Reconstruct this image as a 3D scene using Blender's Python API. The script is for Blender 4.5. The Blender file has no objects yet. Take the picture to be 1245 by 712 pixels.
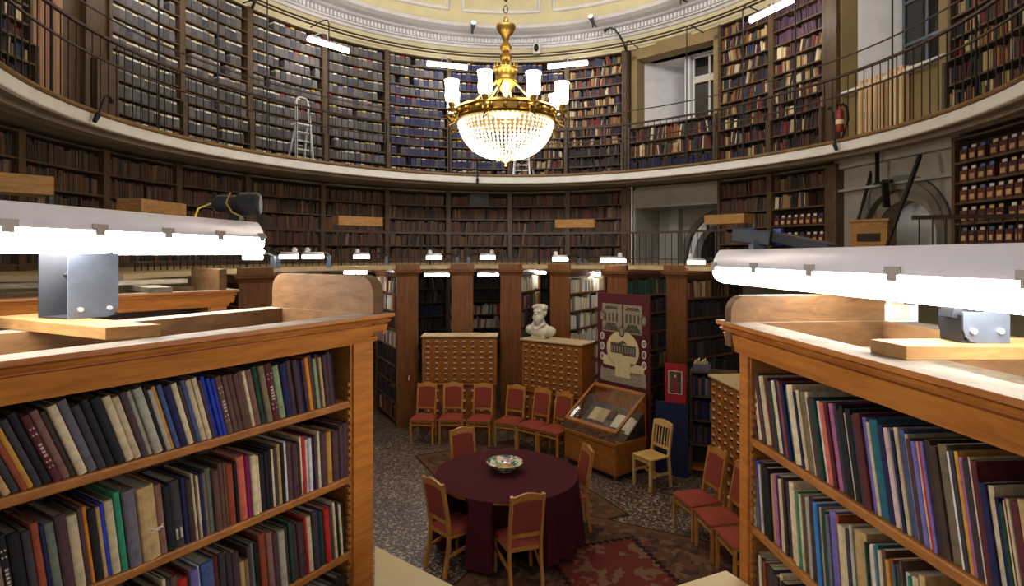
import bpy, bmesh, math, random
from mathutils import Vector, Matrix, Euler
PI = math.pi
R = math.radians
rnd = random.Random(7)
SC = bpy.context.scene
COL = SC.collection
F, PX0, PY0, HC = 715.0, 622.5, 308.0, 3.2      # focal length in pixels, principal point, eye height

def kx(px): return (px - PX0) / F
def zat(y, Y): return HC + (PY0 - y) * Y / F
def lin(c):
    out = []
    for v in c:
        v = v / 255.0
        out.append(v / 12.92 if v <= 0.04045 else ((v + 0.055) / 1.055) ** 2.4)
    return tuple(out)

# ------------------------------------------------------------------ materials
def new_mat(name):
    m = bpy.data.materials.new(name); m.use_nodes = True
    nt = m.node_tree
    b = nt.nodes['Principled BSDF']
    return m, nt, b

def simple(name, rgb, rough=0.6, metal=0.0, noise=0.12, scale=8.0, bump=0.0, spec=0.4):
    m, nt, b = new_mat(name)
    c = lin(rgb)
    tc = nt.nodes.new('ShaderNodeTexCoord')
    n = nt.nodes.new('ShaderNodeTexNoise'); n.inputs['Scale'].default_value = scale; n.inputs['Detail'].default_value = 5
    nt.links.new(tc.outputs['Object'], n.inputs['Vector'])
    r = nt.nodes.new('ShaderNodeValToRGB')
    r.color_ramp.elements[0].position = 0.3; r.color_ramp.elements[1].position = 0.7
    r.color_ramp.elements[0].color = tuple(v * (1 - noise) for v in c) + (1,)
    r.color_ramp.elements[1].color = tuple(min(1, v * (1 + noise)) for v in c) + (1,)
    nt.links.new(n.outputs['Fac'], r.inputs['Fac'])
    nt.links.new(r.outputs['Color'], b.inputs['Base Color'])
    b.inputs['Roughness'].default_value = rough
    b.inputs['Metallic'].default_value = metal
    b.inputs['Specular IOR Level'].default_value = spec
    if bump > 0:
        bp = nt.nodes.new('ShaderNodeBump'); bp.inputs['Strength'].default_value = bump; bp.inputs['Distance'].default_value = 0.01
        nt.links.new(n.outputs['Fac'], bp.inputs['Height']); nt.links.new(bp.outputs['Normal'], b.inputs['Normal'])
    return m

def wood(name, light, dark, stretch=(1, 1, 1), scale=6.0, rough=0.4, spec=0.45):
    """varnished timber: grain stretched by `stretch` (small value = long direction)"""
    m, nt, b = new_mat(name)
    tc = nt.nodes.new('ShaderNodeTexCoord')
    mp = nt.nodes.new('ShaderNodeMapping'); mp.inputs['Scale'].default_value = stretch
    nt.links.new(tc.outputs['Object'], mp.inputs['Vector'])
    n = nt.nodes.new('ShaderNodeTexNoise'); n.inputs['Scale'].default_value = scale
    n.inputs['Detail'].default_value = 6; n.inputs['Roughness'].default_value = 0.6; n.inputs['Distortion'].default_value = 0.6
    nt.links.new(mp.outputs['Vector'], n.inputs['Vector'])
    r = nt.nodes.new('ShaderNodeValToRGB')
    r.color_ramp.elements[0].position = 0.32; r.color_ramp.elements[1].position = 0.68
    r.color_ramp.elements[0].color = lin(dark) + (1,); r.color_ramp.elements[1].color = lin(light) + (1,)
    nt.links.new(n.outputs['Fac'], r.inputs['Fac']); nt.links.new(r.outputs['Color'], b.inputs['Base Color'])
    b.inputs['Roughness'].default_value = rough; b.inputs['Specular IOR Level'].default_value = spec
    bp = nt.nodes.new('ShaderNodeBump'); bp.inputs['Strength'].default_value = 0.12; bp.inputs['Distance'].default_value = 0.004
    nt.links.new(n.outputs['Fac'], bp.inputs['Height']); nt.links.new(bp.outputs['Normal'], b.inputs['Normal'])
    return m

def emit(name, rgb, strength):
    m = bpy.data.materials.new(name); m.use_nodes = True
    nt = m.node_tree; nt.nodes.clear()
    e = nt.nodes.new('ShaderNodeEmission'); e.inputs['Color'].default_value = lin(rgb) + (1,); e.inputs['Strength'].default_value = strength
    o = nt.nodes.new('ShaderNodeOutputMaterial'); nt.links.new(e.outputs[0], o.inputs['Surface'])
    return m

def objcol(name, rough=0.65, noise=0.25, scale=30.0, spec=0.3, mul=1.0):
    """cloth / paper whose colour belongs to the object (its own colour property)"""
    m, nt, b = new_mat(name)
    oi = nt.nodes.new('ShaderNodeObjectInfo')
    tc = nt.nodes.new('ShaderNodeTexCoord')
    n = nt.nodes.new('ShaderNodeTexNoise'); n.inputs['Scale'].default_value = scale; n.inputs['Detail'].default_value = 4
    nt.links.new(tc.outputs['Object'], n.inputs['Vector'])
    mr = nt.nodes.new('ShaderNodeMapRange'); mr.inputs['From Min'].default_value = 0.3; mr.inputs['From Max'].default_value = 0.7
    mr.inputs['To Min'].default_value = (1 - noise) * mul; mr.inputs['To Max'].default_value = (1 + noise) * mul
    nt.links.new(n.outputs['Fac'], mr.inputs['Value'])
    mx = nt.nodes.new('ShaderNodeVectorMath'); mx.operation = 'SCALE'
    nt.links.new(oi.outputs['Color'], mx.inputs[0]); nt.links.new(mr.outputs['Result'], mx.inputs['Scale'])
    nt.links.new(mx.outputs[0], b.inputs['Base Color'])
    b.inputs['Roughness'].default_value = rough; b.inputs['Specular IOR Level'].default_value = spec
    return m

def facecol(name, rough=0.65, spec=0.3):
    m, nt, b = new_mat(name)
    a = nt.nodes.new('ShaderNodeVertexColor'); a.layer_name = 'Col'
    nt.links.new(a.outputs['Color'], b.inputs['Base Color'])
    b.inputs['Roughness'].default_value = rough; b.inputs['Specular IOR Level'].default_value = spec
    return m

def glass_mat(name, tint=(1, 1, 1), gloss=0.12):
    m = bpy.data.materials.new(name); m.use_nodes = True
    nt = m.node_tree; nt.nodes.clear()
    t = nt.nodes.new('ShaderNodeBsdfTransparent'); t.inputs['Color'].default_value = tint + (1,)
    g = nt.nodes.new('ShaderNodeBsdfGlossy'); g.inputs['Roughness'].default_value = 0.03
    f = nt.nodes.new('ShaderNodeFresnel'); f.inputs['IOR'].default_value = 1.5
    mx = nt.nodes.new('ShaderNodeMixShader')
    o = nt.nodes.new('ShaderNodeOutputMaterial')
    nt.links.new(f.outputs[0], mx.inputs[0]); nt.links.new(t.outputs[0], mx.inputs[1]); nt.links.new(g.outputs[0], mx.inputs[2])
    nt.links.new(mx.outputs[0], o.inputs['Surface'])
    return m

M = {}
M['oak_near'] = wood('varnished_oak', (212, 136, 58), (176, 102, 38), (1.2, 1.2, 9), 3.5, 0.38)
M['oak_shelf'] = wood('shelf_oak', (190, 124, 58), (154, 94, 40), (3, 3, 12), 3.0, 0.45)
M['dust_board'] = wood('dusty_board', (140, 128, 110), (108, 96, 80), (2, 2, 8), 4.0, 0.8, 0.2)
M['raw_board'] = wood('raw_pine', (174, 132, 82), (140, 102, 60), (2, 2, 8), 4.0, 0.7, 0.2)
M['crest_board'] = wood('aged_pine', (122, 90, 56), (90, 63, 38), (3, 3, 10), 2.2, 0.6, 0.25)
M['pillar_wood'] = wood('old_pine_panel', (128, 80, 42), (92, 54, 26), (7, 7, 0.8), 3.0, 0.45)
M['dark_wood'] = wood('dark_bookcase_wood', (96, 75, 52), (68, 51, 35), (4, 4, 1.5), 3.0, 0.5)
M['case_back'] = simple('bookcase_back', (44, 30, 20), 0.8)
M['catalog_wood'] = wood('catalog_oak', (172, 108, 44), (138, 80, 28), (4, 4, 3), 4.0, 0.38)
M['catalog_top'] = simple('catalog_top_board', (188, 166, 128), 0.55, noise=0.08)
M['chair_wood'] = wood('beech_frame', (196, 140, 70), (166, 112, 50), (5, 5, 1.2), 5.0, 0.35)
M['chair_pale'] = wood('pale_beech', (222, 186, 122), (196, 156, 92), (5, 5, 1.2), 5.0, 0.4)
M['red_cloth'] = simple('brick_red_upholstery', (142, 66, 54), 0.85, noise=0.18, scale=120, spec=0.15)
M['maroon_cloth'] = simple('maroon_tablecloth', (72, 28, 36), 0.9, noise=0.2, scale=160, spec=0.1)
M['brass'] = simple('gilt_brass', (176, 144, 74), 0.34, 1.0, 0.15, 6)
M['black_metal'] = simple('black_iron', (28, 26, 26), 0.5, 0.3)
M['grey_metal'] = simple('painted_steel', (100, 108, 120), 0.42, 0.35, 0.12, 14)
M['dark_steel'] = simple('dark_steel', (58, 60, 64), 0.45, 0.5)
M['alu'] = simple('aluminium', (214, 216, 222), 0.35, 0.2)
M['chrome'] = simple('bright_metal', (206, 208, 206), 0.3, 0.5)
M['lamp_body'] = simple('lilac_white_plastic', (232, 228, 244), 0.35, noise=0.03)
M['clip'] = simple('lamp_clip_steel', (170, 164, 158), 0.4, 0.2)
M['tube'] = emit('lit_diffuser', (255, 250, 246), 26.0)
M['tube_left'] = emit('lit_diffuser_bright', (255, 250, 246), 40.0)
M['tube_alcove'] = emit('lit_alcove_tube', (255, 248, 240), 70.0)
M['tube_far'] = emit('lit_tube', (255, 248, 244), 26.0)
M['tube_small'] = emit('lit_small_lamp', (255, 250, 240), 14.0)
M['lens_lit'] = emit('lit_spot_lens', (255, 250, 244), 2.5)
M['shade_lit'] = emit('lit_glass_shade', (255, 240, 206), 14.0)
M['plaster_white'] = simple('white_plaster', (222, 220, 222), 0.75, noise=0.06, scale=5)
M['plaster_cream'] = simple('cream_plaster', (212, 202, 164), 0.8, noise=0.06, scale=3)
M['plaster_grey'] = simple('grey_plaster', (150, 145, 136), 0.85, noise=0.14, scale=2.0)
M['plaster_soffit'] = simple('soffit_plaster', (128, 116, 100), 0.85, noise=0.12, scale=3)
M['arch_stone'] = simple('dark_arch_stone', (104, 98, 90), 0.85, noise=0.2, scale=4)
M['fascia'] = simple('white_fascia', (216, 214, 212), 0.7, noise=0.08, scale=3)
M['tan_paint'] = simple('tan_paint', (144, 124, 86), 0.7, noise=0.1, scale=2)
M['plank_pink'] = wood('pale_plank', (176, 134, 108), (152, 110, 86), (5, 5, 0.7), 2.0, 0.6)
M['lip_wood'] = wood('gallery_lip_wood', (140, 108, 62), (108, 80, 42), (2, 2, 6), 2.0, 0.5)
M['rail_wood'] = simple('dark_rail', (58, 40, 30), 0.45)
M['book'] = objcol('book_cloth')
M['pages'] = objcol('page_edges', 0.9, 0.2, 90, 0.1)
M['boxfile'] = objcol('box_board', 0.7, 0.12, 12)
M['facebook'] = facecol('spines')
M['marble'] = simple('white_marble', (206, 200, 186), 0.45, noise=0.06, scale=4)
M['glass'] = glass_mat('case_glass')
M['window_dark'] = simple('night_pane', (24, 26, 30), 0.08, noise=0.3, scale=2, spec=0.8)
M['window_lit'] = simple('frosted_pane', (196, 200, 206), 0.3, noise=0.05)
M['label_white'] = simple('paper_label', (226, 220, 206), 0.8, noise=0.05)
M['cream_paper'] = simple('cream_paper', (214, 198, 156), 0.85, noise=0.08)
M['maroon_board'] = simple('maroon_board', (84, 26, 38), 0.6, noise=0.08)
M['red_board'] = simple('red_poster', (150, 26, 34), 0.6, noise=0.08)
M['blue_cloth'] = simple('navy_cloth', (24, 34, 78), 0.85, noise=0.2, scale=30)
M['photo_grey'] = simple('old_photograph', (146, 136, 118), 0.7, noise=0.5, scale=45)
M['photo_dark'] = simple('dark_photograph', (84, 76, 66), 0.7, noise=0.6, scale=30)
M['white_paint'] = simple('white_paint', (216, 214, 208), 0.5, noise=0.04)
M['red_paint'] = simple('red_enamel', (128, 32, 32), 0.4)
M['blue_tie'] = simple('blue_tie', (36, 52, 150), 0.4)
M['yellow_cable'] = simple('yellow_cable', (190, 160, 60), 0.5)
M['beige_lino'] = simple('beige_lino', (204, 184, 142), 0.55, noise=0.06, scale=3)
M['radiator'] = simple('radiator_paint', (222, 190, 146), 0.45, noise=0.06)

def terrazzo():
    m, nt, b = new_mat('terrazzo_floor')
    tc = nt.nodes.new('ShaderNodeTexCoord')
    v = nt.nodes.new('ShaderNodeTexVoronoi'); v.inputs['Scale'].default_value = 46
    v2 = nt.nodes.new('ShaderNodeTexNoise'); v2.inputs['Scale'].default_value = 1.2; v2.inputs['Detail'].default_value = 3
    nt.links.new(tc.outputs['Object'], v.inputs['Vector']); nt.links.new(tc.outputs['Object'], v2.inputs['Vector'])
    r = nt.nodes.new('ShaderNodeValToRGB'); r.color_ramp.interpolation = 'CONSTANT'
    e = r.color_ramp.elements
    e[0].position = 0; e[0].color = lin((58, 48, 44)) + (1,)
    e[1].position = 0.36; e[1].color = lin((92, 78, 68)) + (1,)
    for p, c in ((0.58, (118, 102, 90)), (0.74, (44, 38, 36)), (0.87, (168, 152, 136))):
        k = e.new(p); k.color = lin(c) + (1,)
    sp = nt.nodes.new('ShaderNodeSeparateColor')
    nt.links.new(v.outputs['Color'], sp.inputs[0]); nt.links.new(sp.outputs[0], r.inputs['Fac'])
    mr = nt.nodes.new('ShaderNodeMapRange'); mr.inputs['To Min'].default_value = 0.8; mr.inputs['To Max'].default_value = 1.15
    nt.links.new(v2.outputs['Fac'], mr.inputs['Value'])
    mx = nt.nodes.new('ShaderNodeVectorMath'); mx.operation = 'SCALE'
    nt.links.new(r.outputs['Color'], mx.inputs[0]); nt.links.new(mr.outputs['Result'], mx.inputs['Scale'])
    nt.links.new(mx.outputs[0], b.inputs['Base Color']); b.inputs['Roughness'].default_value = 0.42
    return m
M['terrazzo'] = terrazzo()

def rug_mat(name, medallion, hx, hy):
    """woven rug: border bands, small figures and a stepped red medallion, all in the weave"""
    m, nt, b = new_mat(name)
    N, L = nt.nodes.new, nt.links.new
    tc = N('ShaderNodeTexCoord'); s = N('ShaderNodeSeparateXYZ'); L(tc.outputs['Object'], s.inputs[0])
    def mth(op, a, c=None):
        n = N('ShaderNodeMath'); n.operation = op
        for i, v in enumerate((a, c)):
            if v is None: continue
            if isinstance(v, (int, float)): n.inputs[i].default_value = v
            else: L(v, n.inputs[i])
        return n.outputs[0]
    ax = mth('ABSOLUTE', s.outputs[0]); ay = mth('ABSOLUTE', s.outputs[1])
    ck = N('ShaderNodeTexVoronoi'); ck.inputs['Scale'].default_value = 11; ck.distance = 'MANHATTAN'
    L(tc.outputs['Object'], ck.inputs['Vector'])
    sp = N('ShaderNodeSeparateColor'); L(ck.outputs['Color'], sp.inputs[0])
    r = N('ShaderNodeValToRGB'); r.color_ramp.interpolation = 'CONSTANT'; e = r.color_ramp.elements
    e[0].color = lin((84, 62, 50)) + (1,); e[1].position = 0.4; e[1].color = lin((108, 80, 60)) + (1,)
    k = e.new(0.65); k.color = lin((64, 50, 44)) + (1,); k = e.new(0.85); k.color = lin((94, 58, 50)) + (1,)
    L(sp.outputs[0], r.inputs['Fac'])
    def mix(f, a, c):
        n = N('ShaderNodeMix'); n.data_type = 'RGBA'; L(f, n.inputs[0])
        for i, v in ((6, a), (7, c)):
            if isinstance(v, tuple): n.inputs[i].default_value = v
            else: L(v, n.inputs[i])
        return n.outputs[2]
    col = r.outputs['Color']
    if medallion:
        st = mth('SNAP', ay, 0.06)
        d = mth('ADD', mth('DIVIDE', ax, hx * 0.86), mth('DIVIDE', st, hy * 1.05))
        red = N('ShaderNodeValToRGB'); red.color_ramp.interpolation = 'CONSTANT'; q = red.color_ramp.elements
        q[0].color = lin((98, 44, 42)) + (1,); q[1].position = 0.72; q[1].color = lin((112, 84, 68)) + (1,)
        L(sp.outputs[1], red.inputs['Fac'])
        col = mix(mth('LESS_THAN', d, 0.64), col, red.outputs['Color'])
        col = mix(mth('LESS_THAN', mth('ABSOLUTE', mth('SUBTRACT', d, 0.64)), 0.03), col, lin((40, 26, 26)) + (1,))
    edge = mth('MAXIMUM', mth('DIVIDE', ax, hx), mth('DIVIDE', ay, hy))
    col = mix(mth('GREATER_THAN', edge, 0.9), col, lin((98, 68, 50)) + (1,))
    col = mix(mth('GREATER_THAN', edge, 0.975), col, lin((62, 44, 36)) + (1,))
    L(col, b.inputs['Base Color']); b.inputs['Roughness'].default_value = 0.95; b.inputs['Specular IOR Level'].default_value = 0.1
    return m

# ------------------------------------------------------------------ mesh builder
class MB:
    def __init__(s, T=None):
        s.v, s.f, s.mi, s.col, s.T = [], [], [], [], T
        s.cur = 0; s.c = None
    def add(s, vs, fs):
        o = len(s.v)
        s.v += [tuple(s.T(Vector(p))) if s.T else tuple(p) for p in vs]
        for f in fs:
            s.f.append(tuple(o + i for i in f)); s.mi.append(s.cur); s.col.append(s.c)
        return s
    def box(s, x0, x1, y0, y1, z0, z1):
        vs = [(x0, y0, z0), (x1, y0, z0), (x1, y1, z0), (x0, y1, z0), (x0, y0, z1), (x1, y0, z1), (x1, y1, z1), (x0, y1, z1)]
        return s.add(vs, [(0, 3, 2, 1), (4, 5, 6, 7), (0, 1, 5, 4), (1, 2, 6, 5), (2, 3, 7, 6), (3, 0, 4, 7)])
    def hexa(s, b, t):
        return s.add(list(b) + list(t), [(0, 3, 2, 1), (4, 5, 6, 7), (0, 1, 5, 4), (1, 2, 6, 5), (2, 3, 7, 6), (3, 0, 4, 7)])
    def prism(s, poly, fn0, fn1):
        """poly: 2-D outline; fn0/fn1 map it to the two end faces"""
        n = len(poly)
        vs = [fn0(p) for p in poly] + [fn1(p) for p in poly]
        return s.add(vs, [tuple(range(n))[::-1], tuple(range(n, 2 * n))] + [(i, (i + 1) % n, n + (i + 1) % n, n + i) for i in range(n)])
    def lathe(s, prof, n=24, c=(0, 0, 0), cap=True):
        vs = []
        for r, z in prof:
            for i in range(n):
                a = 2 * PI * i / n
                vs.append((c[0] + r * math.cos(a), c[1] + r * math.sin(a), c[2] + z))
        fs = []
        for j in range(len(prof) - 1):
            for i in range(n):
                fs.append((j * n + i, j * n + (i + 1) % n, (j + 1) * n + (i + 1) % n, (j + 1) * n + i))
        if cap:
            fs.append(tuple(range(n))[::-1]); fs.append(tuple(range((len(prof) - 1) * n, len(prof) * n)))
        return s.add(vs, fs)
    def tube(s, pts, r, n=8, closed=False):
        pts = [Vector(p) for p in pts]; m = len(pts); vs = []
        rr = r if isinstance(r, (list, tuple)) else [r] * m
        up = Vector((0, 0, 1))
        for i, p in enumerate(pts):
            a = pts[i - 1] if i > 0 else (pts[-1] if closed else p)
            b = pts[i + 1] if i < m - 1 else (pts[0] if closed else p)
            t = (b - a).normalized()
            if abs(t.dot(up)) > 0.95: side = t.cross(Vector((1, 0, 0))).normalized()
            else: side = t.cross(up).normalized()
            nn = side.cross(t).normalized()
            for k in range(n):
                an = 2 * PI * k / n
                vs.append(p + (side * math.cos(an) + nn * math.sin(an)) * rr[i])
        fs = []
        for i in range(m if closed else m - 1):
            j = (i + 1) % m
            for k in range(n):
                fs.append((i * n + k, i * n + (k + 1) % n, j * n + (k + 1) % n, j * n + k))
        if not closed:
            fs.append(tuple(range(n))[::-1]); fs.append(tuple(range((m - 1) * n, m * n)))
        return s.add(vs, fs)
    def bar(s, a, b, w, h):
        """square bar from a to b, w across (horizontal), h the other way"""
        a, b = Vector(a), Vector(b); t = (b - a).normalized()
        up = Vector((0, 0, 1)) if abs(t.z) < 0.95 else Vector((0, 1, 0))
        sd = t.cross(up).normalized(); nn = sd.cross(t).normalized()
        q = [(-1, -1), (1, -1), (1, 1), (-1, 1)]
        return s.hexa([a + sd * i * w / 2 + nn * j * h / 2 for i, j in q], [b + sd * i * w / 2 + nn * j * h / 2 for i, j in q])
    def sphere(s, c, r, n=12, m=8):
        if not isinstance(r, (list, tuple)): r = (r, r, r)
        vs = [(c[0], c[1], c[2] + r[2])]; fs = []
        for j in range(1, m):
            th = PI * j / m
            for i in range(n):
                a = 2 * PI * i / n
                vs.append((c[0] + r[0] * math.sin(th) * math.cos(a), c[1] + r[1] * math.sin(th) * math.sin(a), c[2] + r[2] * math.cos(th)))
        vs.append((c[0], c[1], c[2] - r[2])); L = len(vs) - 1
        for i in range(n):
            fs.append((0, 1 + i, 1 + (i + 1) % n)); fs.append((L, L - n + (i + 1) % n, L - n + i))
        for j in range(m - 2):
            for i in range(n):
                fs.append((1 + j * n + i, 1 + (j + 1) * n + i, 1 + (j + 1) * n + (i + 1) % n, 1 + j * n + (i + 1) % n))
        return s.add(vs, fs)
    def mesh(s, name, mats, smooth=False, origin=None, recalc=True):
        me = bpy.data.meshes.new(name)
        vs = s.v
        if origin is not None:
            ox, oy, oz = origin
            vs = [(x - ox, y - oy, z - oz) for x, y, z in vs]
        me.from_pydata(vs, [], s.f)
        if not isinstance(mats, (list, tuple)): mats = [mats]
        for m in mats: me.materials.append(m)
        me.polygons.foreach_set('material_index', s.mi)
        if any(c is not None for c in s.col):
            ca = me.color_attributes.new('Col', 'FLOAT_COLOR', 'CORNER')
            buf = []
            for p, c in zip(me.polygons, s.col):
                c = c or (0.5, 0.5, 0.5)
                buf += [c[0], c[1], c[2], 1.0] * p.loop_total
            ca.data.foreach_set('color', buf)
        if recalc:
            bm = bmesh.new(); bm.from_mesh(me); bmesh.ops.recalc_face_normals(bm, faces=bm.faces); bm.to_mesh(me); bm.free()
        if smooth:
            me.polygons.foreach_set('use_smooth', [True] * len(me.polygons))
            if smooth == 'auto': me.set_sharp_from_angle(angle=R(38))
        me.update()
        return me
    def build(s, name, mats, parent=None, smooth=False, bevel=0, world=False, recalc=True):
        """ONE mesh object; world=True: the coordinates are world ones, the parent only translates"""
        org = parent_origin(parent) if (world and parent is not None) else None
        o = bpy.data.objects.new(name, s.mesh(name, mats, smooth, org, recalc)); COL.objects.link(o)
        if parent is not None: o.parent = parent
        if bevel:
            md = o.modifiers.new('bevel', 'BEVEL'); md.width = bevel; md.segments = 2; md.limit_method = 'ANGLE'; md.angle_limit = R(40)
        return o

def parent_origin(p):
    v = Vector((0, 0, 0))
    while p is not None:
        v += p.location; p = p.parent
    return v

def tag(o, label=None, cat=None, group=None, kind=None):
    if label: o['label'] = label
    if cat: o['category'] = cat
    if group: o['group'] = group
    if kind: o['kind'] = kind
    return o
def thing(name, label, cat, loc=(0, 0, 0), rz=0.0, group=None):
    o = bpy.data.objects.new(name, None); COL.objects.link(o)
    o.empty_display_size = 0.1
    o.location = loc; o.rotation_euler = (0, 0, rz)
    return tag(o, label, cat, group)
def struct(o): o['kind'] = 'structure'; return o
def copy_tree(o, parent=None):
    c = o.copy(); COL.objects.link(c)
    if parent is not None: c.parent = parent
    for ch in list(o.children): copy_tree(ch, c)
    return c

ORD = ['zeroth', 'first', 'second', 'third', 'fourth', 'fifth', 'sixth', 'seventh', 'eighth', 'ninth', 'tenth', 'eleventh', 'twelfth',
       'thirteenth', 'fourteenth', 'fifteenth', 'sixteenth', 'seventeenth', 'eighteenth', 'nineteenth']
def ordinal(n):
    if n < 20: return ORD[n]
    t = ['', '', 'twenty', 'thirty', 'forty', 'fifty', 'sixty', 'seventy'][n // 10]
    if n % 10 == 0: return t[:-1] + 'ieth'
    return t + '-' + ORD[n % 10]

# ------------------------------------------------------------------ oval curves of the rotunda
class Ring:
    def __init__(s, cx, cy, a, b, k=0.0): s.cx, s.cy, s.a, s.b, s.k = cx, cy, a, b, k
    def p0(s, f):
        q = 1 - s.k * math.sin(2 * f) ** 2
        return Vector((s.cx + s.a * q * math.cos(f), s.cy + s.b * q * math.sin(f), 0))
    def nrm(s, f):
        t = s.p0(f + 1e-3) - s.p0(f - 1e-3)
        return Vector((t.y, -t.x, 0)).normalized()
    def pt(s, f, d=0.0, z=0.0):
        p = s.p0(f) + s.nrm(f) * d; p.z = z; return p
    def at(s, px, d=0.0):
        k = kx(px); best = None; prev = None; n = 720
        for i in range(n + 1):
            f = -0.9 + (PI + 1.8) * i / n
            p = s.pt(f, d); g = p.x - k * p.y
            if prev is not None and (g > 0) != (prev[1] > 0):
                ff = prev[0] + (f - prev[0]) * abs(prev[1]) / (abs(prev[1]) + abs(g))
                y = s.pt(ff, d).y
                if y > 0 and (best is None or y > best[1]): best = (ff, y)
            prev = (f, g)
        return best[0]
    def length(s, f0, f1, d=0.0):
        n = 40; L = 0; p = s.pt(f0, d)
        for i in range(1, n + 1):
            q = s.pt(f0 + (f1 - f0) * i / n, d); L += (q - p).length; p = q
        return L
WALL = Ring(-0.1, 8.2, 6.4, 7.65)
GAL = Ring(0.1, 8.0, 5.65, 6.2, 0.028)
MIDR = Ring(0.1, 7.6, 4.95, 4.85)
MIDS = Ring(0.0, 7.0, 4.3, 4.5)

def sweep(mb, ring, f0, f1, prof, n=8, closed=True):
    """sweep a (d, z) outline along the oval from f0 to f1"""
    m = len(prof); vs = []
    for i in range(n + 1):
        f = f0 + (f1 - f0) * i / n
        for d, z in prof: vs.append(ring.pt(f, d, z))
    fs = []
    for i in range(n):
        for j in range(m if closed else m - 1):
            k = (j + 1) % m
            fs.append((i * m + j, i * m + k, (i + 1) * m + k, (i + 1) * m + j))
    if closed:
        fs.append(tuple(range(m))); fs.append(tuple(range(n * m, (n + 1) * m))[::-1])
    return mb.add(vs, fs)
def slab(mb, ring, f0, f1, d0, d1, z0, z1, n=8):
    return sweep(mb, ring, f0, f1, [(d0, z0), (d1, z0), (d1, z1), (d0, z1)], n)
# =================================================================== THE ROOM
PX = {}
def wf(px, d=0.0):
    key = (px, d)
    if key not in PX: PX[key] = WALL.at(px, d)
    return PX[key]
FL, FR = PI + 0.62, -0.62            # the arc of the rotunda the photograph can see, left end to right end

m = MB(); m.box(-11, 11, -3, 19, -0.12, 0)
struct(m.build('floor', M['terrazzo']))

# the curved masonry behind all the shelves
m = MB()
N1L, N1R, N2L, N2R = wf(766), wf(872), wf(1012), wf(1156)
TH0, TH1 = 0.36, 0.7
slab(m, WALL, FL, N1L, TH0, TH1, 0, 9.1, 40)
slab(m, WALL, N1R - 0.02, N2L, TH0, TH1, 4.4, 9.1, 12)
slab(m, WALL, N1R - 0.09, N2L, TH0, TH1, 0, 4.4, 10)
slab(m, WALL, N2R, FR, TH0, TH1, 0, 9.1, 16)
slab(m, WALL, N1L, N1R, TH0, TH1, 8.12, 9.1, 6)
slab(m, WALL, N1L, N1R, TH0, TH1, 4.4, 6.32, 6)
slab(m, WALL, N1L, N1R - 0.09, TH0, TH1, 0, 2.95, 6)
slab(m, WALL, N2L, N2R, TH0, TH1, 8.5, 9.1, 6)
slab(m, WALL, N2L, N2R, TH0, TH1, 4.9, 6.15, 6)
slab(m, WALL, N2L, N2R, TH0, TH1, 0, 2.95, 6)
struct(m.build('wall_back', M['plaster_cream']))

class Frame:
    """local axes on the wall: u to the right along it, d outward, z up"""
    def __init__(s, ring, f, d=0.0):
        s.o = ring.pt(f, d); s.n = ring.nrm(f); s.t = Vector((s.n.y, -s.n.x, 0))
        if s.t.x < 0 and abs(s.t.x) > 0.3: pass
    def __call__(s, u, d, z): return s.o + s.t * u + s.n * d + Vector((0, 0, z))
    def T(s): return lambda p: s(p.x, p.y, p.z)
    def rz(s): return math.atan2(s.t.y, s.t.x)

def arch_wall(mb, u0, u1, z0, z1, r, uc, zc, d, n=20):
    """a wall face with a round-headed opening"""
    pts = [(uc + r * math.cos(PI - PI * i / n), zc + r * math.sin(PI - PI * i / n)) for i in range(n + 1)]
    for i in range(n):
        (a, b), (c, e) = pts[i], pts[i + 1]
        mb.add([(a, d, b), (c, d, e), (c, d, z1), (a, d, z1)], [(0, 1, 2, 3)])
    mb.add([(u0, d, z0), (uc - r, d, z0), (uc - r, d, z1), (u0, d, z1)], [(0, 1, 2, 3)])
    mb.add([(uc + r, d, z0), (u1, d, z0), (u1, d, z1), (uc + r, d, z1)], [(0, 1, 2, 3)])
    return pts
def arch_ring(mb, uc, zc, r0, r1, d0, d1, zb, n=20):
    """a solid arch moulding between radii r0 < r1, legs down to zb"""
    def path(r): return [(uc - r, zb)] + [(uc + r * math.cos(PI - PI * i / n), zc + r * math.sin(PI - PI * i / n)) for i in range(n + 1)] + [(uc + r, zb)]
    A, B = path(r0), path(r1); vs = []
    for (a, b), (c, e) in zip(A, B): vs += [(a, d0, b), (c, d0, e), (c, d1, e), (a, d1, b)]
    fs = []
    for i in range(len(A) - 1):
        for j in range(4):
            k = (j + 1) % 4; fs.append((4 * i + j, 4 * i + k, 4 * i + 4 + k, 4 * i + 4 + j))
    L = 4 * (len(A) - 1)
    fs += [(0, 1, 2, 3), (L, L + 1, L + 2, L + 3)]
    mb.add(vs, fs)
def arch_fill(mb, uc, zc, r, d, zb, n=20):
    pts = [(uc - r, d, zb)] + [(uc + r * math.cos(PI - PI * i / n), d, zc + r * math.sin(PI - PI * i / n)) for i in range(n + 1)] + [(uc + r, d, zb)]
    mb.add(pts, [tuple(range(len(pts)))])

# recess with a round-headed window on the middle level, left of the leather-bound shelves
fc = (N1L + N1R) / 2
W1 = Frame(WALL, fc)
hw = WALL.length(N1L, N1R) / 2
m = MB(W1.T())
m.box(-hw - 0.05, hw + 1.3, 0.3, 1.75, 4.34, 4.5)                 # head
m.box(-hw - 0.1, -hw + 0.12, 0.0, 1.75, 2.9, 4.8)                 # left cheek
m.box(-hw + 0.55, -hw + 0.8, 0.95, 1.75, 2.9, 4.4)                # pier
m.box(hw + 1.2, hw + 1.35, 0.8, 1.75, 2.9, 4.4)
arch_wall(m, -hw, hw + 1.3, 2.9, 4.4, 1.22, hw - 0.25, 3.1, 1.2)
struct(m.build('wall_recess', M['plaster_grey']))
m = MB(W1.T())
arch_ring(m, hw - 0.25, 3.1, 1.12, 1.24, 1.1, 1.25, 2.9)
struct(m.build('trim_1', M['arch_stone']))
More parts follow.
